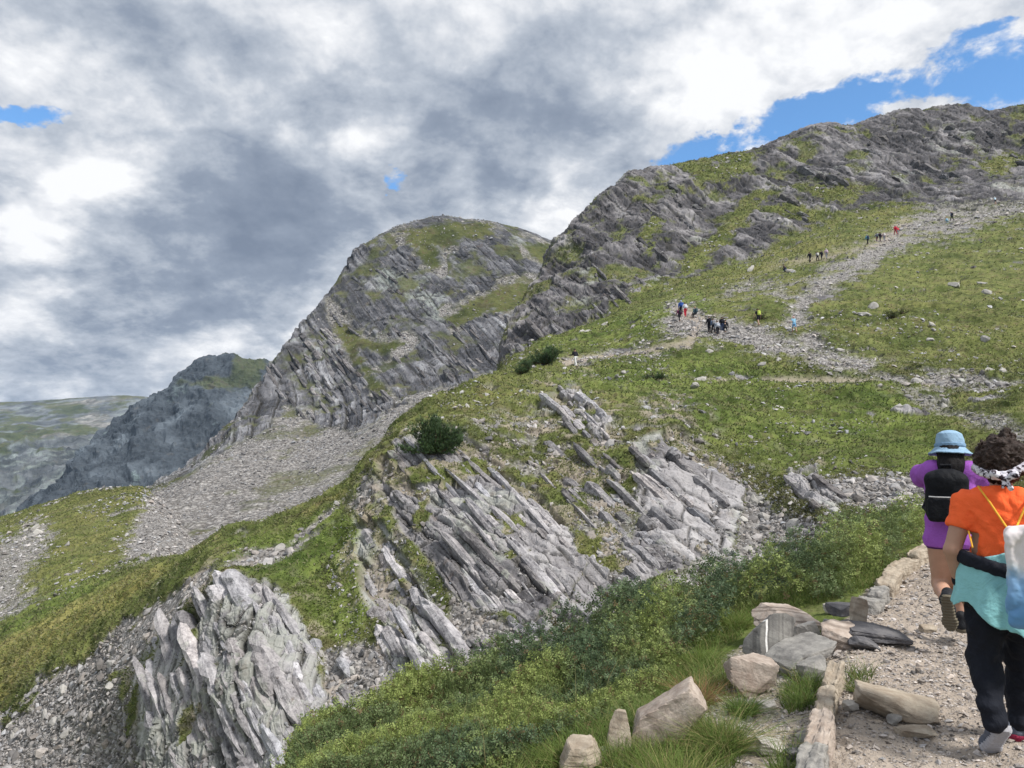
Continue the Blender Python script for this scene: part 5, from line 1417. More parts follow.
# ------------------------------------------------------------------ people: bodies and clothes as smooth distance fields
class Sdf:
    def __init__(s, lo, hi, h):
        s.h = h; s.lo = np.array(lo, float)
        n = np.ceil((np.array(hi) - s.lo) / h).astype(int) + 1; s.n = n
        s.ax = [s.lo[i] + np.arange(n[i]) * h for i in range(3)]
        s.F = np.full(tuple(n), 0.2, f32)

    def _sl(s, lo, hi, m):
        a = [max(0, int((lo[i] - m - s.lo[i]) / s.h)) for i in range(3)]
        b = [min(s.n[i], int((hi[i] + m - s.lo[i]) / s.h) + 2) for i in range(3)]
        sl = tuple(slice(a[i], max(a[i], b[i])) for i in range(3))
        X = s.ax[0][sl[0]][:, None, None]; Y = s.ax[1][sl[1]][None, :, None]; Z = s.ax[2][sl[2]][None, None, :]
        return sl, X, Y, Z

    def _min(s, sl, d, k):
        f = s.F[sl]
        if k > 0:
            hh = np.clip(k - np.abs(f - d), 0, None) / k
            s.F[sl] = np.minimum(f, d) - hh * hh * k * 0.25
        else: s.F[sl] = np.minimum(f, d)

    def cone(s, a, b, ra, rb=None, k=0.03):
        rb = ra if rb is None else rb
        a = np.array(a, float); b = np.array(b, float); r = max(ra, rb)
        sl, X, Y, Z = s._sl(np.minimum(a, b) - r, np.maximum(a, b) + r, 0.05)
        d = b - a; L = d @ d + 1e-12
        t = np.clip(((X - a[0]) * d[0] + (Y - a[1]) * d[1] + (Z - a[2]) * d[2]) / L, 0, 1)
        q = np.sqrt((X - a[0] - t * d[0]) ** 2 + (Y - a[1] - t * d[1]) ** 2 + (Z - a[2] - t * d[2]) ** 2) - (ra + (rb - ra) * t)
        s._min(sl, q.astype(f32), k); return s

    def chain(s, pts, rs, k=0.03):
        for i in range(len(pts) - 1): s.cone(pts[i], pts[i + 1], rs[i], rs[i + 1], k)
        return s

    def ell(s, c, r, k=0.03, R=None):
        c = np.array(c, float); r = np.array(r, float); m = r.max()
        sl, X, Y, Z = s._sl(c - m, c + m, 0.05)
        x, y, z = X - c[0], Y - c[1], Z - c[2]
        if R is not None:
            R = np.array(R); x, y, z = [R[0][i] * x + R[1][i] * y + R[2][i] * z for i in range(3)]
        k0 = np.sqrt((x / r[0]) ** 2 + (y / r[1]) ** 2 + (z / r[2]) ** 2); k1 = np.sqrt((x / r[0] ** 2) ** 2 + (y / r[1] ** 2) ** 2 + (z / r[2] ** 2) ** 2) + 1e-9
        s._min(sl, (k0 * (k0 - 1) / k1).astype(f32), k); return s

    def box(s, c, r, rd=0.02, k=0.0, R=None):
        c = np.array(c, float); r = np.array(r, float); m = np.linalg.norm(r)
        sl, X, Y, Z = s._sl(c - m, c + m, 0.05)
        x, y, z = X - c[0], Y - c[1], Z - c[2]
        if R is not None:
            R = np.array(R); x, y, z = [R[0][i] * x + R[1][i] * y + R[2][i] * z for i in range(3)]
        qx_, qy_, qz_ = np.abs(x) - r[0] + rd, np.abs(y) - r[1] + rd, np.abs(z) - r[2] + rd
        d = np.sqrt(np.maximum(qx_, 0) ** 2 + np.maximum(qy_, 0) ** 2 + np.maximum(qz_, 0) ** 2) + np.minimum(np.maximum(qx_, np.maximum(qy_, qz_)), 0) - rd
        s._min(sl, d.astype(f32), k); return s

    def pts(s):
        return np.stack(np.meshgrid(*s.ax, indexing='ij'), -1).reshape(-1, 3).astype(f32)

    def ripple(s, fn):
        """add fn(points) to the field near the surface"""
        m = np.abs(s.F) < 0.05; i = np.argwhere(m)
        P = (s.lo + i * s.h).astype(f32)
        s.F[m] += fn(P).astype(f32); return s

    def cut(s, p, n):
        n = unit(n); p = np.array(p, float)
        d = (s.ax[0][:, None, None] - p[0]) * n[0] + (s.ax[1][None, :, None] - p[1]) * n[1] + (s.ax[2][None, None, :] - p[2]) * n[2]
        s.F = np.maximum(s.F, d.astype(f32)); return s

    def copy(s):
        c = object.__new__(Sdf); c.__dict__.update(s.__dict__); c.F = s.F.copy(); return c

    def mesh(s, name, mat, parent=None, smooth=True):
        Fv = s.F; n = Fv.shape
        Fv = Fv.copy()
        Fv[0], Fv[-1], Fv[:, 0], Fv[:, -1], Fv[:, :, 0], Fv[:, :, -1] = [0.1] * 6
        ins = Fv < 0
        c = [ins[i:n[0] - 1 + i, j:n[1] - 1 + j, k:n[2] - 1 + k] for i in (0, 1) for j in (0, 1) for k in (0, 1)]
        anyi = np.logical_or.reduce(c); alli = np.logical_and.reduce(c)
        act = anyi & ~alli; cells = np.argwhere(act)
        vid = np.full(act.shape, -1, np.int64); vid[act] = np.arange(len(cells))
        acc = np.zeros((len(cells), 3)); cnt = np.zeros(len(cells))
        cor = [(i, j, k) for i in (0, 1) for j in (0, 1) for k in (0, 1)]
        val = [Fv[cells[:, 0] + a, cells[:, 1] + b, cells[:, 2] + d] for a, b, d in cor]
        for p in range(8):
            for q in range(p + 1, 8):
                if sum(abs(cor[p][w] - cor[q][w]) for w in range(3)) != 1: continue
                x = (val[p] < 0) != (val[q] < 0); t = np.where(x, val[p] / np.where(x, val[p] - val[q], 1), 0)
                pos = np.array(cor[p]) + t[:, None] * (np.array(cor[q]) - np.array(cor[p]))
                acc += pos * x[:, None]; cnt += x
        V = s.lo + (cells + acc / cnt[:, None]) * s.h
        Q = []
        for axn in range(3):
            b, d = [(1, 2), (2, 0), (0, 1)][axn]
            e = np.zeros(3, int); e[axn] = 1
            A = ins[tuple(slice(0, n[w] - e[w]) for w in range(3))]; B = ins[tuple(slice(e[w], None) for w in range(3))]
            ed = np.argwhere(A != B); ed = ed[(ed[:, b] > 0) & (ed[:, d] > 0) & (ed[:, b] < n[b] - 1) & (ed[:, d] < n[d] - 1)]
            if not len(ed): continue
            eb = np.zeros(3, int); eb[b] = 1; edd = np.zeros(3, int); edd[d] = 1
            quad = np.stack([vid[tuple((ed - o).T)] for o in (eb + edd, edd, 0 * eb, eb)], 1)
            fl = A[tuple(ed.T)]
            quad[~fl] = quad[~fl][:, ::-1]
            Q.append(quad)
        if not Q: print('EMPTY SURFACE', name); return empty(name)
        Q = np.concatenate(Q); Q = Q[(Q >= 0).all(1)]
        o = mesh_np(name, V, Q, mat, parent, smooth=smooth)
        return o


def cloth(name, col, rough=0.85, vary=0.18, S=0.02, spec=0.15, scale2=0.15):
    m, g, b = principled(name, rough, spec)
    P = g.new('ShaderNodeTexCoord').outputs['Object']
    n = g.noise(P, 1 / S, 4, 0.6); n2 = g.noise(P, 1 / scale2, 4, 0.6)
    x = g.m('ADD', g.m('MULTIPLY', n, 0.4), g.m('MULTIPLY', n2, 0.6))
    c = g.mix(x, tuple(q * (1 - vary) for q in col), tuple(min(1, q * (1 + vary)) for q in col))
    g.l.new(c, b.inputs['Base Color'])
    wr_ = g.noise(P, 0.55 / scale2, 5, 0.6, 1.2)
    bump(g, b, g.m('ADD', g.m('MULTIPLY', n, 0.12), g.m('ABSOLUTE', g.m('SUBTRACT', wr_, 0.5))), 0.9, 0.03)
    return m


def skin_mat(name, col=(0.46, 0.27, 0.19)):
    m, g, b = principled(name, 0.55, 0.35)
    P = g.new('ShaderNodeTexCoord').outputs['Object']
    n = g.noise(P, 18, 4, 0.6)
    g.l.new(g.mix(n, tuple(q * 0.82 for q in col), tuple(q * 1.15 for q in col)), b.inputs['Base Color'])
    b.inputs['Subsurface Weight'].default_value = 0.05
    return m


SKIN = skin_mat('skin'); SKIN2 = skin_mat('tanned skin', (0.42, 0.245, 0.175))


def hand(s, wrist, d, palm_n, side=1, curl=0.5, k=0.006):
    """palm, four bent fingers of unequal length, thumb off the side"""
    d = unit(d); pn = unit(np.array(palm_n) - d * np.dot(palm_n, d)); w = np.cross(d, pn) * side
    W = np.array(wrist, float)
    for q in (-0.022, -0.007, 0.008, 0.022):
        s.cone(W + w * q * 0.7, W + d * 0.085 + w * q, 0.014, 0.0115, 0.012)
    for q, L in ((-0.029, 0.062), (-0.010, 0.076), (0.010, 0.080), (0.029, 0.070)):
        a = W + d * 0.085 + w * q
        b = a + unit(d + pn * curl * 0.6) * L * 0.45; c = b + unit(d + pn * curl * 1.6) * L * 0.32; e = c + unit(d * 0.8 + pn * curl * 2.6) * L * 0.25
        s.chain([a, b, c, e], [0.0105, 0.0095, 0.0085, 0.0075], k)
    a = W + d * 0.025 + w * 0.026; b = a + unit(d * 0.6 + w * 0.7 + pn * 0.3) * 0.036; c = b + unit(d * 0.95 + w * 0.2 + pn * 0.4) * 0.03
    s.chain([a, b, c], [0.014, 0.011, 0.009], 0.01)


def head(s, c, k=0.02, face=(0, 1, 0), r=1.0):
    """head at c, looking along face"""
    f = unit(face); up = UP; rt = np.cross(f, up); c = np.array(c, float)
    R = np.stack([rt, f, up])
    s.ell(c + up * 0.015 * r, np.array([0.074, 0.093, 0.105]) * r, k, R=R)
    s.ell(c + f * 0.022 * r - up * 0.045 * r, np.array([0.056, 0.066, 0.072]) * r, k, R=R)
    s.cone(c + f * 0.092 * r + up * 0.012, c + f * 0.108 * r - up * 0.018, 0.009, 0.014, 0.012)       # nose
    s.cone(c + f * 0.080 * r - up * 0.052 + rt * 0.016, c + f * 0.080 * r - up * 0.052 - rt * 0.016, 0.009, 0.009, 0.008)   # mouth
    for q in (-1, 1): s.ell(c + rt * q * 0.076 * r - up * 0.005, (0.010, 0.018, 0.030), 0.006)         # ears
    return f, rt


def stand(x0, y0, Y0):
    """a place to stand: origin, joints as seen from the path -> local metres, heading, local -> world"""
    a, _ = img_as(x0, 560); th = math.atan(a); D = Y0 / math.cos(th); c = math.cos(th)
    org = np.array([a * Y0, Y0, ground(x0, y0)[2]])
    def J(x, y, dy=0.0):
        a_, s_ = img_as(x, y); return np.array([(a_ - a) * (D + dy) * c * c, dy, s_ * (D + dy) * c - org[2]])
    def W(p):
        return org + np.array([p[0] * c + p[1] * math.sin(th), -p[0] * math.sin(th) + p[1] * c, p[2]])
    return org, J, -th, W


# ---- nearest hiker: orange T-shirt ----
def near_hiker_orange():
    Y0 = 4.05; k = Y0 / F
    org, J, rz, W = stand(1003, 748, Y0)
    root = empty('person', org, rz, 'hiker in orange T-shirt with turquoise jacket round the waist, nearest, at right edge', 'person')
    h = 0.0065
    hd = J(1001, 464, 0.04)
    shL, shR = J(965, 505), J(1040, 505); elL, elR = J(951, 553, -0.06), J(1056, 553, 0.05); wrL, wrR = J(958, 586, 0.02), J(1050, 588, 0.22)
    hipL, hipR = J(986, 596), J(1021, 596); knL, knR = J(984, 660, 0.02), J(1021, 652, 0.20); anL, anR = J(994, 722, -0.14), J(1018, 722, 0.24)
    g_ = 0
    s = Sdf(J(915, 765) - [0, .5, .2], J(1100, 425) + [0, .6, 0.1], h)
    s.ell(J(1002, 520, 0.0), (0.165, 0.105, 0.16), 0.04); s.ell(J(1003, 552, 0.0), (0.145, 0.10, 0.13), 0.05); s.ell(J(1003, 585), (0.170, 0.125, 0.12), 0.05)
    s.chain([J(1002, 500, 0.0), J(1001, 482, 0.03)], [0.062, 0.052], 0.04)
    s.cone(shL, shR, 0.052, 0.052, 0.05)
    head(s, hd)
    for sh, el, wr in ((shL, elL, wrL), (shR, elR, wrR)):
        s.chain([sh, el], [0.054, 0.042], 0.03); s.chain([el, wr], [0.043, 0.027], 0.015)
    hand(s, wrL + unit(wrL - elL) * 0.01, unit(wrL - elL + np.array([0, 0.03, -0.05])), (0.9, 0.2, 0), -1)
    hand(s, wrR + unit(wrR - elR) * 0.01, unit(wrR - elR), (-0.9, 0.2, 0), 1)
    for hp, kn, an in ((hipL, knL, anL), (hipR, knR, anR)):
        s.chain([hp, kn], [0.088, 0.058], 0.05); s.chain([kn, kn * .6 + an * .4, an], [0.058, 0.054, 0.036], 0.03)
    s.mesh('body', SKIN2, root)
    # T-shirt
    t = Sdf(J(935, 560) - [0, .3, .05], J(1075, 478) + [0, .3, 0.02], h)
    t.ell(J(1002, 515, 0.0), (0.176, 0.126, 0.20), 0.04); t.ell(J(1003, 548, 0.0), (0.165, 0.124, 0.17), 0.06)
    t.cone(shL, shR, 0.072, 0.072, 0.05)
    slL = shL + (elL - shL) * 0.46; slR = shR + (elR - shR) * 0.46
    t.cone(shL, slL, 0.072, 0.070, 0.03); t.cone(shR, slR, 0.072, 0.070, 0.03)
    t.ripple(lambda P: 0.009 * (1 - 2.2 * np.abs(noise(np.stack([P[:, 0] + P[:, 2] * 0.6, P[:, 1], P[:, 2] - P[:, 0] * 0.4], 1) * np.array([1, 1, .45], f32), 0.09, 3))) + 0.004 * fbm(P, 0.04, 2, 1) + 0.004 * noise(P * np.array([1, 1, 2.2], f32), 0.07, 2) * sst(-P[:, 2], -1.25, -0.9))
    t.cut(J(1003, 556), (0, 0, -1)); t.cut(J(1002, 489.5, 0.04), (0, 0.25, 1.0))
    # sleeve hems
    o = t.copy()
    dl, dr = unit(elL - shL), unit(elR - shR)
    for pt_, dd in ((slL + dl * 0.02, dl), (slR + dr * 0.02, dr)):
        X = o.pts(); q = (X - pt_) @ dd; side = np.abs(X[:, 0] - pt_[0]) < 0.13
        lat = np.linalg.norm((X - pt_) - q[:, None] * dd, axis=1) < 0.11
        o.F = np.where((lat).reshape(o.F.shape), np.maximum(o.F, q.reshape(o.F.shape)), o.F).astype(f32)
    orange = cloth('orange sports fabric', (0.98, 0.145, 0.042), 0.8, 0.10)
    o.mesh('t_shirt', orange, root)
    # trousers
    p = Sdf(J(940, 765) - [0, .45, .1], J(1085, 530) + [0, .55, 0.1], h)
    p.ell(J(1003, 585), (0.185, 0.14, 0.14), 0.05)
    for hp, kn, an in ((hipL, knL, anL), (hipR, knR, anR)):
        p.chain([hp, kn], [0.108, 0.083], 0.04); p.chain([kn, an + (an - kn) * 0.02], [0.083, 0.064], 0.04)
    p.ripple(lambda P: 0.012 * (1 - 2 * np.abs(noise(P * np.array([.8, .8, 1.3], f32), 0.13, 4))) + 0.006 * fbm(P * np.array([1, 1, 1.0], f32), 0.06, 3, 5) + 0.007 * noise(P * np.array([.6, .6, 2.2], f32), 0.10, 6) * sst(-P[:, 2], -0.6, -0.1))
    for pt_ in (J(988, 731, -.14), ):
        pass
    p.cut(np.minimum(anL, anR) + [0, 0, -0.03], (0, 0, -1))
    p.mesh('trousers', cloth('black trousers', (0.011, 0.013, 0.020), 0.8, 0.4), root)
    # shoes
    grey = cloth('grey shoe mesh', (0.10, 0.115, 0.15), 0.7, 0.35, 0.012); sole = cloth('pale shoe sole', (0.36, 0.36, 0.39), 0.7, 0.3)
    red = cloth('dark red shoe trim', (0.22, 0.02, 0.05), 0.7)
    for nm, heel, toe, nrm, tr in (('L', J(1003, 733, -0.13), J(988, 757, 0.02), None, 0), ('R', J(1013, 737, 0.21), J(1028, 736, 0.40), None, 1)):
        d = unit(toe - heel); side = unit(np.cross(d, UP)); upn = np.cross(side, d)
        q = Sdf(np.minimum(heel, toe) - 0.13, np.maximum(heel, toe) + 0.16, 0.005)
        q.chain([heel + upn * 0.035, heel + d * 0.07 + upn * 0.035, toe - d * 0.04 + upn * 0.022, toe + upn * 0.016], [0.037, 0.040, 0.042, 0.030], 0.03)
        q.cone(heel + upn * 0.04, heel + upn * 0.085 + d * 0.02, 0.036, 0.038, 0.03)
        q.cut(heel + upn * 0.006, -upn); q.cut(heel + upn * 0.11, upn)
        sh = q.mesh('shoe', grey, root)
        z = Sdf(np.minimum(heel, toe) - 0.12, np.maximum(heel, toe) + 0.12, 0.005)
        z.chain([heel + upn * 0.015, heel + d * 0.10 + upn * 0.010, toe - d * 0.05 + upn * 0.012, toe + upn * 0.012], [0.043, 0.036, 0.048, 0.033], 0.02)
        z.cut(heel + upn * 0.014, upn); z.cut(heel - upn * 0.016, -upn)
        z.ripple(lambda P: 0.004 * np.sin((P @ d.astype(f32)) * 320))
        z.mesh('sole', sole if not tr else red, sh)
    # jacket tied round the waist: turquoise skirt of cloth with a dark edge
    j = Sdf(J(925, 665) - [0, .4, .02], J(1090, 535) + [0, .4, 0.02], h)
    j.chain([J(1003, 552), J(1003, 575)], [0.02, 0.02], 0)
    j.F[:] = 0.2
    X = j.pts(); c = J(1003, 560)
    zt = (J(0, 548)[2] - X[:, 2]); zt = np.clip(zt / 0.30, -0.3, 1.6)
    rx = 0.190 + 0.026 * zt + 0.012 * np.sin(np.arctan2(X[:, 1], X[:, 0] - c[0]) * 9 + 1.0) * zt
    ry = 0.150 + 0.030 * zt + 0.012 * np.sin(np.arctan2(X[:, 1], X[:, 0] - c[0]) * 9 + 1.0) * zt
    xx = X[:, 0] - c[0] + 0.02 * zt; yy = X[:, 1] - c[1]
    kk = np.sqrt((xx / rx) ** 2 + (yy / ry) ** 2); d = np.abs((kk - 1) * 0.15) - 0.010
    hem = J(0, 604)[2] - 0.16 * np.clip((X[:, 0] - J(962, 604)[0]) / 0.3, 0, 1) + 0.02 * np.sin(X[:, 0] * 30)
    top = J(0, 550)[2] + 0.012 * np.sin(X[:, 0] * 25) - 0.03 * sst(-(X[:, 0] - c[0]), 0.0, 0.15)
    front = yy - 0.08
    d = np.maximum(np.maximum(d, hem - X[:, 2]), np.maximum(X[:, 2] - top, front))
    j.F = d.reshape(j.F.shape).astype(f32)
    j.ripple(lambda P: 0.006 * fbm(P * np.array([1, 1, .5], f32), 0.07, 3, 9))
    teal = cloth('turquoise jacket cloth', (0.24, 0.52, 0.55), 0.8, 0.14); navy = cloth('black jacket lining', (0.012, 0.014, 0.022), 0.7, 0.3)
    jk = j.mesh('jacket', teal, root)
    b = Sdf(J(945, 610) - [0, .35, 0], J(1080, 538) + [0, .2, 0.02], h)
    ring = [c + np.array([math.cos(a) * 0.212, math.sin(a) * 0.168, (-0.035 - 0.055 * math.cos(a))]) for a in np.linspace(math.pi * 0.94, math.pi * 1.75, 14)]
    b.chain(ring, [0.020] * 14, 0.02)
    for r_, z_ in ((0.016, 0.02), (0.014, -0.022)):
        b.chain([q + np.array([0, 0, z_]) for q in ring], [r_] * 14, 0.015)
    b.chain([ring[0], J(961, 578, -0.05), J(958, 602, -0.08)], [0.022, 0.014, 0.010], 0.02)
    b.ripple(lambda P: 0.004 * fbm(P, 0.04, 3, 11))
    b.mesh('jacket_sleeve', navy, root)
    # hair: short dark curls with a wispy knot
    hh = Sdf(hd - [0.2, 0.2, 0.16], hd + [0.2, 0.2, 0.27], 0.005)
    hh.ell(hd + [0, -0.022, 0.035], (0.115, 0.118, 0.115), 0.02); hh.ell(hd + [0, -0.05, -0.035], (0.088, 0.075, 0.07), 0.03)
    rr = np.random.default_rng(4)
    for _ in range(150):
        v = rr.normal(size=3); v /= np.linalg.norm(v); v[1] = -abs(v[1]) * 0.9 if v[2] < 0.3 else v[1]
        p0 = hd + [0, -0.022, 0.03] + v * np.array([0.110, 0.112, 0.112]); hh.ell(p0, np.full(3, rr.uniform(0.012, 0.026)), 0.008)
    hh.chain([hd + [0.02, -0.03, 0.14], hd + [0.03, -0.03, 0.17], hd + [0.055, -0.03, 0.185]], [0.03, 0.022, 0.008], 0.02)
    hh.chain([hd + [0.00, -0.03, 0.14], hd + [-0.02, -0.03, 0.165]], [0.02, 0.006], 0.01)
    hh.ripple(lambda P: 0.015 * fbm(P, 0.028, 3, 12))
    brown = cloth('dark brown curls', (0.030, 0.017, 0.013), 0.5, 0.6, 0.008, 0.3, 0.03)
    ho = hh.mesh('hair', brown, root)
    ns_ = 1600; th = rr.normal(size=(ns_, 3)); th /= np.linalg.norm(th, axis=1)[:, None]; th[:, 1] -= 0.3; th[:, 2] += 0.2; th /= np.linalg.norm(th, axis=1)[:, None]
    blades(hd + [0, -0.02, 0.03] + th * 0.108, th + rr.normal(0, 0.9, (ns_, 3)), rr.uniform(0.015, 0.05, ns_), 0.0016, np.repeat([[0.055, 0.030, 0.022]], ns_, 0), 'stray_curls', MAT_NEEDLE, 2.2, ho, rng=rr)
    # patterned scarf over the back of the head
    sc = Sdf(hd - [0.2, 0.22, 0.16], hd + [0.2, 0.2, 0.2], 0.004)
    pts = [hd + np.array([math.cos(a) * 0.125, -0.022 + math.sin(a) * 0.132, -0.012 - 0.055 * abs(math.sin(a)) ** 2 + 0.018 * math.cos(a)]) for a in np.linspace(math.pi * 0.95, math.pi * 2.05, 16)]
    sc.chain(pts, [0.012] * 16, 0.01); sc.chain([q + [0, 0, 0.018] for q in pts], [0.010] * 16, 0.012)
    kn = pts[8] + np.array([0, -0.012, -0.01]); sc.ell(kn, (0.020, 0.016, 0.018), 0.008)
    sc.chain([kn, kn + [0.045, -0.012, 0.02]], [0.010, 0.020], 0.01); sc.chain([kn, kn + [-0.05, -0.01, 0.025]], [0.010, 0.022], 0.01)
    sc.chain([kn, kn + [0.02, -0.01, -0.05]], [0.008, 0.014], 0.01); sc.chain([kn, kn + [-0.012, -0.01, -0.04]], [0.008, 0.010], 0.01)
    sc.ripple(lambda P: 0.004 * fbm(P, 0.02, 2, 13))
    m, g, bb = principled('scarf', 0.8, 0.2); Pn = g.new('ShaderNodeTexCoord').outputs['Object']
    g.l.new(g.ramp(g.noise(Pn, 45, 3, 0.6), [(0.42, (0.03, 0.02, 0.03)), (0.50, (0.62, 0.60, 0.68)), (0.8, (0.75, 0.74, 0.80))]), bb.inputs['Base Color'])
    sc.mesh('headscarf', m, root)
    # bracelet
    br = Sdf(wrL - 0.07, wrL + 0.07, 0.004); br.cone(wrL + unit(elL - wrL) * 0.008, wrL + unit(elL - wrL) * 0.020, 0.034, 0.034, 0)
    br.mesh('wristband', navy, root)
    for q in (-1, 1):
        e = Sdf(hd + [q * 0.03, 0.085, 0.012] - np.full(3, .02), hd + [q * 0.03, 0.085, 0.012] + np.full(3, .02), 0.004)
        e.ell(hd + [q * 0.03, 0.083, 0.012], (0.012, 0.010, 0.008), 0); e.mesh('eye', navy, root)
    # drawstring bag with yellow cords
    bag = empty('drawstring_bag', org, rz, 'white and blue drawstring bag with yellow cords on the back of the hiker in orange', 'bag')
    bg_ = Sdf(J(990, 650) - [.1, .6, .1], J(1085, 500) + [0, .1, 0.1], 0.0065)
    bc = J(1037, 576, -0.31); bg_.box(bc, (0.135, 0.045, 0.245), 0.035, 0); bg_.ell(bc + [0, 0, -0.14], (0.14, 0.065, 0.11), 0.04)
    bg_.ell(bc + [0, 0, 0.22], (0.11, 0.045, 0.05), 0.05)
    bg_.ripple(lambda P: 0.012 * (1 - 2.2 * np.abs(noise(P * np.array([1, 1, .5], f32), 0.09, 15))) + 0.005 * fbm(P, 0.04, 3, 15))
    m, g, bb = principled('bag film', 0.45, 0.4); Pn = g.new('ShaderNodeTexCoord').outputs['Object']
    sp = g.new('ShaderNodeSeparateXYZ'); g.l.new(Pn, sp.inputs[0])
    zz = g.m('ADD', sp.outputs[2], g.m('MULTIPLY', g.noise(Pn, 6, 4, 0.6), 0.25))
    g.l.new(g.ramp(g.step(zz, float(bc[2]) - 0.1, float(bc[2]) + 0.42), [(0.0, (0.10, 0.26, 0.50)), (0.35, (0.24, 0.42, 0.66)), (0.5, (0.62, 0.66, 0.72)), (0.6, (0.72, 0.68, 0.70)), (1.0, (0.74, 0.68, 0.69))]), bb.inputs['Base Color'])
    bg_.mesh('sack', m, bag)
    yel_m = cloth('yellow cord', (0.80, 0.42, 0.05), 0.7, 0.1)
    for pts in ([J(981, 487, 0.06), J(978, 487, -0.03), J(990, 503, -0.150), J(1003, 522, -0.175), J(1011, 533, -0.27)], [J(1026, 487, 0.06), J(1030, 490, -0.05), J(1024, 508, -0.150), J(1018, 522, -0.17), J(1014, 533, -0.27)]):
        cc = Sdf(np.min(pts, 0) - 0.03, np.max(pts, 0) + 0.03, 0.0032); cc.chain(pts, [0.0055] * len(pts), 0.003); cc.mesh('cord', yel_m, bag)
    q0, q1 = J(968, 533, -0.10), J(972, 549, -0.14); cc = Sdf(np.minimum(q0, q1) - 0.03, np.maximum(q0, q1) + 0.03, 0.0032); cc.chain([q0, q1], [0.005, 0.005], 0); cc.mesh('cord', yel_m, bag)


# ---- second hiker: purple top, blue bucket hat, black backpack ----
def near_hiker_purple():
    Y0 = 6.0
    org, J, rz, W = stand(955, 632, Y0)
    root = empty('person', org, rz, 'hiker in a purple top and bare legs walking ahead, wearing a light blue hat', 'person')
    h = 0.0075; hd = J(950, 452, 0.03)
    shL, shR = J(932, 472), J(969, 472); elL, elR = J(922, 476, 0.20), J(982, 478, 0.20); wrL, wrR = J(945, 466, 0.30), J(958, 466, 0.30)
    hipL, hipR = J(940, 548), J(960, 548); knL, knR = J(940, 585, 0.10), J(959, 585, 0.16); anL, anR = J(946, 603, -0.28), J(960, 622, 0.10)
    s = Sdf(J(908, 650) - [0, .6, .15], J(1000, 425) + [0, .75, 0.05], h)
    s.ell(J(950, 488), (0.15, 0.10, 0.15), 0.04); s.ell(J(950, 515), (0.13, 0.095, 0.13), 0.05); s.ell(J(950, 538), (0.160, 0.12, 0.11), 0.05)
    s.chain([J(950, 475), J(950, 462, 0.02)], [0.058, 0.05], 0.04); s.cone(shL, shR, 0.05, 0.05, 0.05)
    head(s, hd)
    for sh, el, wr, sd in ((shL, elL, wrL, 1), (shR, elR, wrR, -1)):
        s.chain([sh, el], [0.050, 0.038], 0.03); s.chain([el, wr], [0.038, 0.025], 0.015); hand(s, wr, unit(wr - el + np.array([sd * .1, 0.05, 0.05])), (sd, 0.2, 0), -sd, 0.7)
    for hp, kn, an in ((hipL, knL, anL), (hipR, knR, anR)):
        s.chain([hp, kn], [0.092, 0.058], 0.04); s.chain([kn, kn * .65 + an * .35, an], [0.056, 0.054, 0.034], 0.03)
    s.mesh('body', SKIN, root)
    t = Sdf(J(905, 560) - [0, .35, .02], J(1000, 448) + [0, .5, 0.02], h)
    t.ell(J(950, 490), (0.185, 0.135, 0.19), 0.04); t.ell(J(950, 520), (0.178, 0.135, 0.16), 0.06); t.ell(J(950, 540), (0.196, 0.150, 0.15), 0.06)
    t.cone(shL, shR, 0.078, 0.078, 0.04)
    t.chain([shL, elL], [0.090, 0.088], 0.04); t.chain([shR, elR], [0.090, 0.088], 0.04)
    t.chain([elL, elL * .5 + wrL * .5], [0.088, 0.060], 0.03); t.chain([elR, elR * .5 + wrR * .5], [0.088, 0.060], 0.03)
    t.ripple(lambda P: 0.010 * fbm(P * np.array([1, 1, .6], f32), 0.11, 4, 21))
    t.cut(J(950, 547), (0, 0, -1)); t.cut(J(950, 464, 0.05), (0, 0.3, 1.0)) if False else None
    t.mesh('top', cloth('purple cotton', (0.32, 0.10, 0.46), 0.85, 0.16), root)
    st = Sdf(J(925, 565) - [0, .3, 0], J(978, 530) + [0, .3, 0], h)
    st.ell(J(950, 538), (0.172, 0.13, 0.10), 0.04); st.cone(hipL, hipL * .9 + knL * .1, 0.098, 0.094, 0.03); st.cone(hipR, hipR * .9 + knR * .1, 0.098, 0.094, 0.03)
    st.cut(J(950, 549), (0, 0, -1))
    st.mesh('shorts', cloth('dark shorts', (0.10, 0.03, 0.14), 0.8), root)
    hr = Sdf(hd - [0.16, 0.2, 0.3], hd + [0.16, 0.16, 0.14], 0.006)
    hr.ell(hd + [0, -0.02, 0.01], (0.090, 0.10, 0.105), 0.02); hr.chain([hd + [0, -0.06, -0.02], hd + [0, -0.085, -0.12], hd + [0, -0.11, -0.22]], [0.085, 0.085, 0.05], 0.05)
    hr.chain([hd + [0.04, -0.06, -0.05], hd + [0.05, -0.09, -0.18]], [0.05, 0.04], 0.03)
    hr.ripple(lambda P: 0.006 * fbm(P * np.array([2.2, 2.2, .4], f32), 0.05, 3, 22))
    hr.mesh('hair', cloth('black hair', (0.008, 0.007, 0.008), 0.6, 0.5, 0.006, 0.15), root)
    hat = empty('bucket_hat', W(J(950, 447, 0.03)), rz, 'light blue bucket hat with a wide soft brim on the hiker in purple', 'hat')
    blue = cloth('washed blue cotton', (0.26, 0.40, 0.55), 0.9, 0.18)
    H0 = J(950, 447, 0.03)
    cr = Sdf(np.array([-.2, -.22, -.12]), np.array([.2, .22, .2]), 0.005)
    prof = [(-0.055, 0.160), (-0.010, 0.108), (0.05, 0.100), (0.105, 0.088), (0.125, 0.05)]
    X = cr.pts(); rr_ = np.hypot(X[:, 0], X[:, 1] * 0.92); zz = X[:, 2] + 0.10 * X[:, 1]
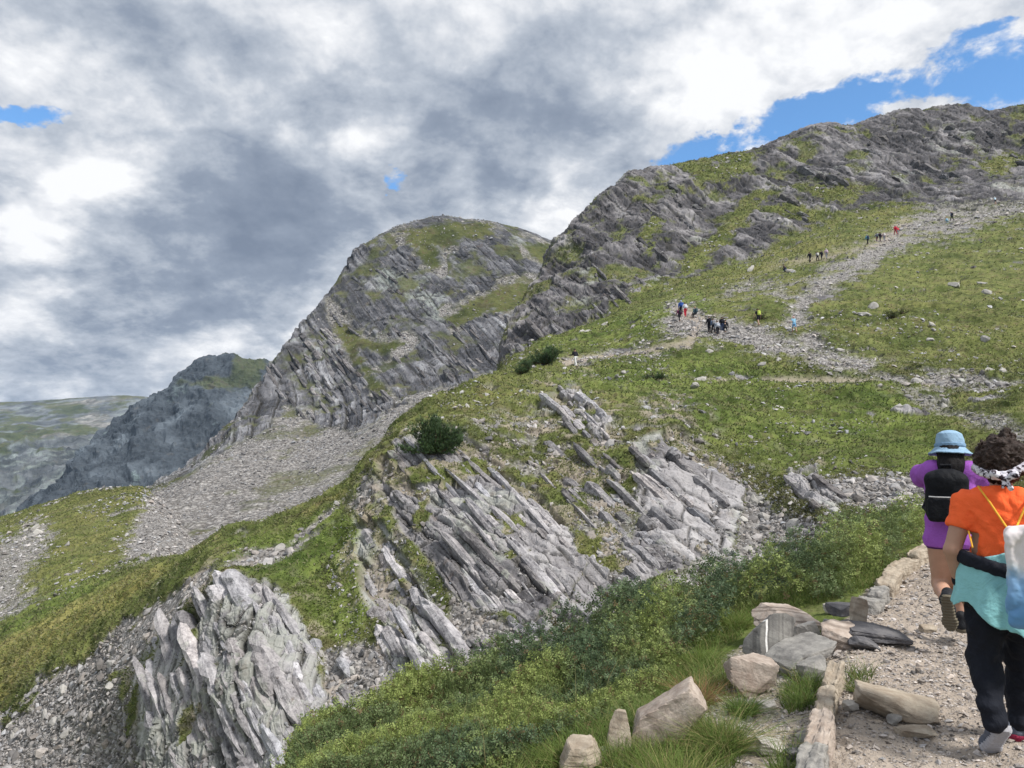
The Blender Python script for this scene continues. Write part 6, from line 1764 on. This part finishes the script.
    Rz = np.interp(zz, [-0.03, 0.0, 0.06, 0.105, 0.13, 0.14], [0.112, 0.106, 0.101, 0.090, 0.05, 0.0]) + 0.004 * fbm(X, 0.08, 2, 24)
    d1 = np.maximum((rr_ - Rz) * 0.8, np.maximum(-0.012 - zz, zz - 0.14))
    cr.F = d1.reshape(cr.F.shape).astype(f32); cr.mesh('crown', blue, hat)
    bm_ = Sdf(np.array([-.22, -.24, -.14]), np.array([.22, .24, .06]), 0.005)
    X = bm_.pts(); rr_ = np.hypot(X[:, 0], X[:, 1] * 0.92); zz = X[:, 2] + 0.10 * X[:, 1]
    zb = -0.055 * sst(rr_, 0.09, 0.16) - 0.004 + 0.008 * fbm(X * np.array([1, 1, 0], f32), 0.12, 2, 25)
    d2 = np.maximum(np.abs(zz - zb) * 0.8 - 0.0045, np.maximum(rr_ - 0.160, 0.098 - rr_))
    bm_.F = d2.reshape(bm_.F.shape).astype(f32); bm_.mesh('brim', blue, hat)
    bd = Sdf(np.array([-.15, -.15, -.06]), np.array([.15, .15, .06]), 0.005)
    X = bd.pts(); rr_ = np.hypot(X[:, 0], X[:, 1] * 0.92); zz = X[:, 2] + 0.10 * X[:, 1]
    bd.F = np.maximum(np.abs(rr_ - 0.108) - 0.004, np.abs(zz - 0.012) - 0.014).reshape(bd.F.shape).astype(f32); bd.mesh('hat_band', cloth('darker blue band', (0.19, 0.31, 0.46), 0.9), hat)
    # backpack
    pk = empty('backpack', org, rz, 'small black backpack with a front zip on the back of the hiker in purple', 'backpack')
    blk = cloth('black nylon', (0.007, 0.008, 0.011), 0.65, 0.4, 0.01, 0.15)
    q = Sdf(J(915, 532) - [0, .42, 0.05], J(985, 460) + [0, .05, 0.05], 0.006)
    c = J(947, 497, -0.21)
    q.box(c, (0.150, 0.075, 0.19), 0.06, 0); q.ell(c + [0, 0, 0.12], (0.130, 0.08, 0.10), 0.04)
    q.ripple(lambda P: 0.005 * fbm(P, 0.09, 3, 26)); q.mesh('bag_body', blk, pk)
    q = Sdf(J(915, 535) - [0, .45, 0.05], J(985, 490) + [0, .05, 0.05], 0.006)
    q.box(c + [0, -0.065, -0.095], (0.138, 0.045, 0.095), 0.035, 0); q.ripple(lambda P: 0.004 * fbm(P, 0.07, 3, 27)); q.mesh('front_pocket', blk, pk)
    zp = Sdf(c - 0.22, c + 0.22, 0.004); zp.chain([c + [-0.120, -0.098, 0.004], c + [-0.06, -0.111, 0.002], c + [0.06, -0.111, 0.002], c + [0.120, -0.098, 0.004]], [0.005] * 4, 0)
    zp.mesh('zip', cloth('silver zip', (0.55, 0.55, 0.56), 0.35, 0.1), pk)
    hl = Sdf(c - 0.3, c + 0.34, 0.005); hl.chain([c + [-0.035, 0.02, 0.20], c + [-0.03, 0.01, 0.245], c + [0.03, 0.01, 0.245], c + [0.035, 0.02, 0.20]], [0.010] * 4, 0.01); hl.mesh('handle', blk, pk)
    for sx in (-1, 1):
        stp = Sdf(c + [min(0, sx * .26), -.05, -.24], c + [max(0, sx * .26), .42, .3], 0.006)
        stp.chain([c + [sx * 0.07, 0.07, 0.15], c + [sx * 0.085, 0.17, 0.215], c + [sx * 0.10, 0.28, 0.19], c + [sx * 0.11, 0.345, 0.05], c + [sx * 0.165, 0.22, -0.10], c + [sx * 0.12, 0.07, -0.15]], [0.017] * 6, 0.01); stp.mesh('strap', blk, pk)
    lg = Sdf(c + [-.05, -.12, .03], c + [.05, -.03, .12], 0.0022)
    for a_, b_ in (((-.020, .076), (.020, .076)), ((-.026, .088), (-.008, .084)), ((.008, .084), (.026, .088)), ((0, .084), (0, .098)), ((-.016, .066), (.016, .066))):
        lg.chain([c + [a_[0], -0.080, a_[1]], c + [b_[0], -0.080, b_[1]]], [0.0026, 0.0026], 0)
    lg.mesh('emblem', cloth('white print', (0.6, 0.6, 0.62), 0.6, 0.05), pk)
    # shoes: the left one kicked up behind, sole towards us
    dk = cloth('black shoe', (0.02, 0.022, 0.026), 0.6, 0.3); sl_ = cloth('worn brown sole', (0.13, 0.115, 0.085), 0.85, 0.25)
    for heel, toe, up_ in ((J(947, 601, -0.33), J(950.5, 628, -0.25), np.array([0.05, 0.95, 0.2])), (J(962, 630, 0.05), J(962, 624, 0.28), UP)):
        d = unit(toe - heel); upn = unit(up_ - d * np.dot(up_, d))
        q = Sdf(np.minimum(heel, toe) - 0.15, np.maximum(heel, toe) + 0.17, 0.006)
        q.chain([heel + upn * 0.035, heel + d * 0.1 + upn * 0.035, toe + upn * 0.02], [0.038, 0.043, 0.036], 0.03); q.cone(heel + upn * 0.04, heel + upn * 0.11, 0.040, 0.042, 0.03)
        q.cut(heel + upn * 0.008, -upn); sh = q.mesh('shoe', dk, root)
        z = Sdf(np.minimum(heel, toe) - 0.12, np.maximum(heel, toe) + 0.12, 0.005)
        z.chain([heel + upn * 0.012, heel + d * 0.10 + upn * 0.012, toe - d * 0.04 + upn * 0.012, toe + upn * 0.012], [0.044, 0.038, 0.052, 0.038], 0.02)
        z.cut(heel + upn * 0.012, upn); z.cut(heel - upn * 0.012, -upn)
        z.ripple(lambda P: 0.004 * np.sin((P @ d.astype(f32)) * 260)); z.mesh('sole', sl_, sh)
    sk = Sdf(anL - 0.12, anL + 0.12, 0.006); sk.cone(anL + unit(knL - anL) * 0.055, anL, 0.043, 0.045, 0); sk.mesh('sock', dk, root)
    for q_ in (-1, 1):
        p_ = hd + [q_ * 0.03, 0.083, 0.012]; e = Sdf(p_ - 0.02, p_ + 0.02, 0.004); e.ell(p_, (0.012, 0.010, 0.008), 0); e.mesh('eye', dk, root)


near_hiker_orange()
near_hiker_purple()

# ---- walkers far up the trail ----
_mats = {}
def short(l, most=9):
    return ' '.join(l.replace(',', '').split()[:most])
def _packlab(c):
    r, g_, b = c
    if max(c) < 0.06: return 'black' if b < 0.04 else 'dark'
    if min(c) > 0.35: return 'pale'
    if g_ > b * 2: return 'lime'
    if r > b * 2: return 'red'
    return 'blue' if b > r * 1.3 else 'grey'
def flat(col, nm='hiking clothes'):
    key = tuple(col)
    if key not in _mats:
        _mats[key] = cloth(nm, col, 0.85, 0.12, 0.03) if nm != 'skin' else skin_mat('skin far', col)
    return _mats[key]


def far_hiker(x, y, hpx, top, legs, pack=None, hat=(0.05, 0.04, 0.035), label='', pose='walk', shorts=False, face=0.0, M=None, sheet=None, poles=False, seed=0):
    M = MAP_NEAR if M is None else M; sheet = near if sheet is None else sheet
    j = -1
    for dy in range(0, 8):
        j = M[int(y) + dy, int(x)]
        if j >= 0: break
    P = sheet.P[j].astype(float); k = P[1] / F
    H_ = float(np.clip(hpx * k, 1.5, 1.85)) if pose not in ('sit', 'crouch') else 1.7
    rng = np.random.default_rng(seed); sc = H_ / 1.7
    root = empty('person', P - np.array([0, 0, 0.04]), face, label, 'person', 'walkers far up the trail')
    root.scale = (sc, sc, sc)
    h = 0.028
    dz = {'walk': 0, 'stand': 0, 'sit': -0.42, 'crouch': -0.40}[pose]
    lean = {'walk': 0.10, 'stand': 0.0, 'sit': 0.05, 'crouch': 0.25}[pose]
    hipz = 0.92 + dz; sh_ = np.array([0, lean, 1.40 + dz]); hdp = np.array([0, lean * 1.3, 1.59 + dz])
    sgn = rng.choice([-1, 1])
    st = 0.26 if pose == 'walk' else 0.03
    hips = [np.array([q * 0.09, 0, hipz]) for q in (-1, 1)]
    if pose in ('sit', 'crouch'):
        kns = [np.array([q * 0.13, 0.38, 0.45 if pose == 'sit' else 0.52]) for q in (-1, 1)]; ans = [np.array([q * 0.12, 0.36 if pose == 'sit' else 0.05, 0.08]) for q in (-1, 1)]
    else:
        ans = [np.array([q * 0.10, q * sgn * st, 0.08 + (0.06 if q * sgn < 0 and pose == 'walk' else 0)]) for q in (-1, 1)]
        kns = [(hips[i] + ans[i]) / 2 + np.array([0, 0.07 if pose == 'walk' else 0.01, 0.02]) for i in (0, 1)]
    shs = [sh_ + [q * 0.185, 0, 0] for q in (-1, 1)]
    els = [shs[i] + [q * 0.07, -q * sgn * st * 0.4, -0.28] for i, q in enumerate((-1, 1))]
    wrs = [els[i] + [q * 0.02, 0.13, -0.20] for i, q in enumerate((-1, 1))]
    if poles: wrs = [els[i] + [q * 0.12, 0.2, 0.02] for i, q in enumerate((-1, 1))]
    lo, hi = np.array([-.5, -.5, -.05]), np.array([.5, .75, 1.85])
    s = Sdf(lo, hi, h)
    s.ell(sh_ - [0, 0, 0.16], (0.15, 0.10, 0.20), 0.05); s.ell([0, lean * .3, hipz + 0.05], (0.15, 0.11, 0.14), 0.06); s.ell([0, lean * .6, hipz + 0.24], (0.135, 0.10, 0.18), 0.05)
    s.chain([sh_, hdp - [0, 0, 0.06]], [0.06, 0.055], 0.03); s.ell(hdp, (0.082, 0.10, 0.12), 0.02); s.cone(hdp + [0, 0.1, -0.01], hdp + [0, 0.115, -0.02], 0.02, 0.02, 0.01)
    for i in (0, 1):
        s.chain([shs[i], els[i], wrs[i], wrs[i] + unit(wrs[i] - els[i]) * 0.14], [0.052, 0.042, 0.030, 0.030], 0.02)
        s.chain([hips[i], kns[i], ans[i]], [0.085, 0.058, 0.040], 0.03)
        s.cone(ans[i] - [0, 0.05, 0.03], ans[i] + [0, 0.16, -0.045], 0.045, 0.038, 0.02)
    s.mesh('body', flat((0.42, 0.26, 0.19), 'skin'), root)
    t = Sdf(lo, hi, h)
    t.ell(sh_ - [0, 0, 0.16], (0.185, 0.135, 0.24), 0.05); t.ell([0, lean * .4, hipz + 0.14], (0.175, 0.135, 0.20), 0.06); t.cone(shs[0], shs[1], 0.065, 0.065, 0.03)
    for i in (0, 1):
        e = els[i] * 0.5 + shs[i] * 0.5 if shorts else wrs[i]; t.chain([shs[i], els[i] if not shorts else e], [0.072, 0.062], 0.02)
        if not shorts: t.chain([els[i], wrs[i]], [0.060, 0.045], 0.02)
    t.ripple(lambda Q: 0.012 * fbm(Q, 0.15, 2, seed)); t.cut([0, 0, hipz - 0.02], (0, 0, -1))
    t.mesh('jacket' if not shorts else 'shirt', flat(top), root)
    p = Sdf(lo, hi, h); p.ell([0, lean * .2, hipz + 0.02], (0.165, 0.128, 0.13), 0.04)
    for i in (0, 1):
        kn = kns[i] * 0.75 + hips[i] * 0.25 if shorts else kns[i]
        p.chain([hips[i], kn], [0.10, 0.078], 0.02)
        if not shorts: p.chain([kns[i], ans[i]], [0.075, 0.058], 0.02)
    p.mesh('shorts' if shorts else 'trousers', flat(legs), root)
    b = Sdf(lo, hi, h)
    if hat: b.ell(hdp + [0, 0, 0.05], (0.10, 0.115, 0.09), 0.02); b.cone(hdp + [0, 0.09, 0.03], hdp + [0, 0.14, 0.02], 0.03, 0.02, 0.02); b.mesh('hat' if sum(hat) > 0.3 else 'hair', flat(hat), root)
    if pack:
        q = Sdf(lo, hi, h); c = sh_ + [0, -0.22, -0.14]; q.box(c, (0.15, 0.10, 0.22), 0.06, 0); q.ell(c + [0, -0.06, -0.07], (0.11, 0.07, 0.10), 0.03)
        pm = q.mesh('pack_temp', flat(pack), None)
        pm.name = 'backpack'; pm.location = root.location; pm.rotation_euler = root.rotation_euler; pm.scale = root.scale
        tag(pm, _packlab(pack) + ' rucksack on the ' + short(label, 12), 'backpack', 'rucksacks of the far walkers')
    if poles:
        for i in (0, 1):
            q = Sdf(lo - [.2, 0, 0], hi + [.2, 0.1, 0], 0.02); q.cone(wrs[i] + [0, .08, .06], [wrs[i][0] * 1.2, wrs[i][1] + 0.25, 0.0], 0.014, 0.012, 0)
            pm = q.mesh('pole_temp', flat((0.25, 0.25, 0.27)), None); pm.name = 'trekking_pole'; pm.location = root.location; pm.rotation_euler = root.rotation_euler; pm.scale = root.scale
            tag(pm, ('left' if i == 0 else 'right') + ' trekking pole of the ' + short(label), 'pole', 'trekking poles')
    return root


BK = (0.018, 0.018, 0.024); NV = (0.03, 0.045, 0.10); WH = (0.62, 0.62, 0.62); LB = (0.22, 0.42, 0.58); RD = (0.42, 0.03, 0.05); GY = (0.20, 0.21, 0.24)
HK = [
    (575, 366, 19, BK, WH, None, (0.03, .025, .02), 'lone walker with poles on the knoll, black top and white trousers', 'walk', False, 0.6, True),
    (681, 315, 16, (0.03, 0.10, 0.42), BK, (0.03, 0.08, 0.30), (0.35, 0.5, 0.7), 'walker in a bright blue hooded jacket, leftmost on the trail bend', 'walk', False, -0.3, False),
    (685, 316, 15, WH, RD, (0.6, 0.62, 0.7), (0.03, .025, .02), 'walker with a white pack and red trousers, behind the blue jacket', 'walk', False, 0.0, False),
    (679.5, 321, 13, (0.16, 0.03, 0.09), BK, BK, (0.03, .025, .02), 'walker in dark red and black, lowest of the cluster at the left bend', 'walk', False, 0.3, False),
    (695, 317, 11, (0.05, 0.09, 0.12), (0.05, 0.06, 0.07), (0.04, 0.07, 0.09), (0.35, 0.25, 0.15), 'walker in dark teal sitting on the bare earth bank', 'sit', False, 0.6, False),
    (709, 332, 17, BK, BK, BK, (0.03, .025, .02), 'black clad walker left of the tight group', 'stand', False, 0.2, False),
    (713.5, 333, 16, (0.10, 0.14, 0.22), BK, GY, (0.03, .025, .02), 'walker with a grey-blue pack, second in the tight group', 'walk', False, 0.1, False),
    (717.5, 335, 16, (0.30, 0.34, 0.42), BK, (0.45, 0.48, 0.55), (0.03, .025, .02), 'walker with a pale pack, nearest in the tight group', 'walk', False, 0.0, False),
    (721, 331, 14, BK, NV, BK, (0.03, .025, .02), 'walker in black and navy at the back of the tight group', 'stand', False, -0.2, False),
    (724, 331, 9, BK, BK, None, (0.03, .025, .02), 'walker in black crouching at the right end of the tight group', 'crouch', False, -0.6, False),
    (758.5, 325, 18, BK, BK, (0.42, 0.52, 0.10), (0.03, .025, .02), 'walker in black shorts with a lime green pack', 'walk', True, 0.2, False),
    (794, 332, 17, LB, (0.15, 0.33, 0.55), None, (0.65, 0.4, 0.4), 'walker in light blue with a pale hat and poles, rightmost on the lower trail', 'walk', True, 0.1, True),
    (786, 271, 8, BK, NV, None, (0.03, .025, .02), 'dark figure crouching alone at the foot of the upper trail', 'crouch', False, 0.7, False),
    (810.5, 262, 11, BK, BK, BK, (0.03, .025, .02), 'black clad walker first of the four on the upper trail', 'walk', False, 0.3, False),
    (817, 261, 10, GY, BK, WH, (0.03, .025, .02), 'walker with a white pack, second of the four on the upper trail', 'walk', False, 0.2, False),
    (821, 260, 10, BK, BK, BK, (0.03, .025, .02), 'walker in a black coat, third of the four on the upper trail', 'walk', False, 0.0, False),
    (826.5, 259, 11, (0.55, 0.42, 0.50), GY, (0.5, 0.4, 0.5), (0.5, 0.5, 0.5), 'walker in pale pink, last of the four on the upper trail', 'walk', False, -0.1, False),
    (867.5, 244, 11, (0.10, 0.28, 0.38), BK, NV, (0.2, 0.3, 0.4), 'walker in a blue jacket leading the line below the red one', 'walk', False, 0.2, False),
    (876.5, 242, 10, GY, (0.12, 0.06, 0.06), (0.1, 0.13, 0.15), (0.03, .025, .02), 'walker in grey in the line below the red one', 'walk', False, 0.1, False),
    (880.5, 241, 10, (0.06, 0.03, 0.05), BK, BK, (0.03, .025, .02), 'walker in dark maroon in the line below the red one', 'walk', False, 0.1, False),
    (884.5, 241, 10, (0.5, 0.34, 0.38), GY, WH, (0.4, 0.3, 0.25), 'walker in pink and white in the line below the red one', 'walk', False, -0.1, False),
    (895, 235, 10, (0.55, 0.03, 0.06), (0.3, 0.03, 0.05), (0.5, 0.04, 0.08), (0.03, .025, .02), 'walker in bright red on the upper trail', 'walk', False, 0.2, False),
    (898.5, 234, 9, (0.50, 0.05, 0.07), GY, None, (0.03, .025, .02), 'second walker in red, half hidden beside the bright red one', 'walk', False, 0.2, False),
    (948.5, 223, 9, LB, (0.3, 0.4, 0.45), None, (0.5, 0.25, 0.2), 'walker in light blue bending by the dark one high on the scree', 'crouch', False, 0.5, False),
    (952.5, 220, 10, NV, BK, BK, (0.03, .025, .02), 'walker in navy high on the scree', 'walk', False, 0.3, False),
    (995, 204, 10, (0.45, 0.58, 0.68), BK, None, (0.5, 0.5, 0.5), 'walker in a pale blue shirt and black shorts, highest on the trail', 'walk', True, 0.2, False),
]
for n_, a in enumerate(HK):
    x, y, hp, top, legs, pack, hat, lab, pose, sh, fc, pol = a
    far_hiker(x, y, hp, top, legs, pack, hat, lab, pose, sh, fc, poles=pol, seed=n_)
far_hiker(438.5, 221, 3.2, BK, BK, None, (0.03, .025, .02), 'tiny dark figure standing on the summit of the middle mountain', 'stand', False, 0, MAP_MT, mt, seed=50)
far_hiker(355.5, 252, 3.2, BK, BK, None, (0.03, .025, .02), 'tiny dark figure on the left shoulder of the middle mountain', 'stand', False, 0, MAP_MT, mt, seed=51)
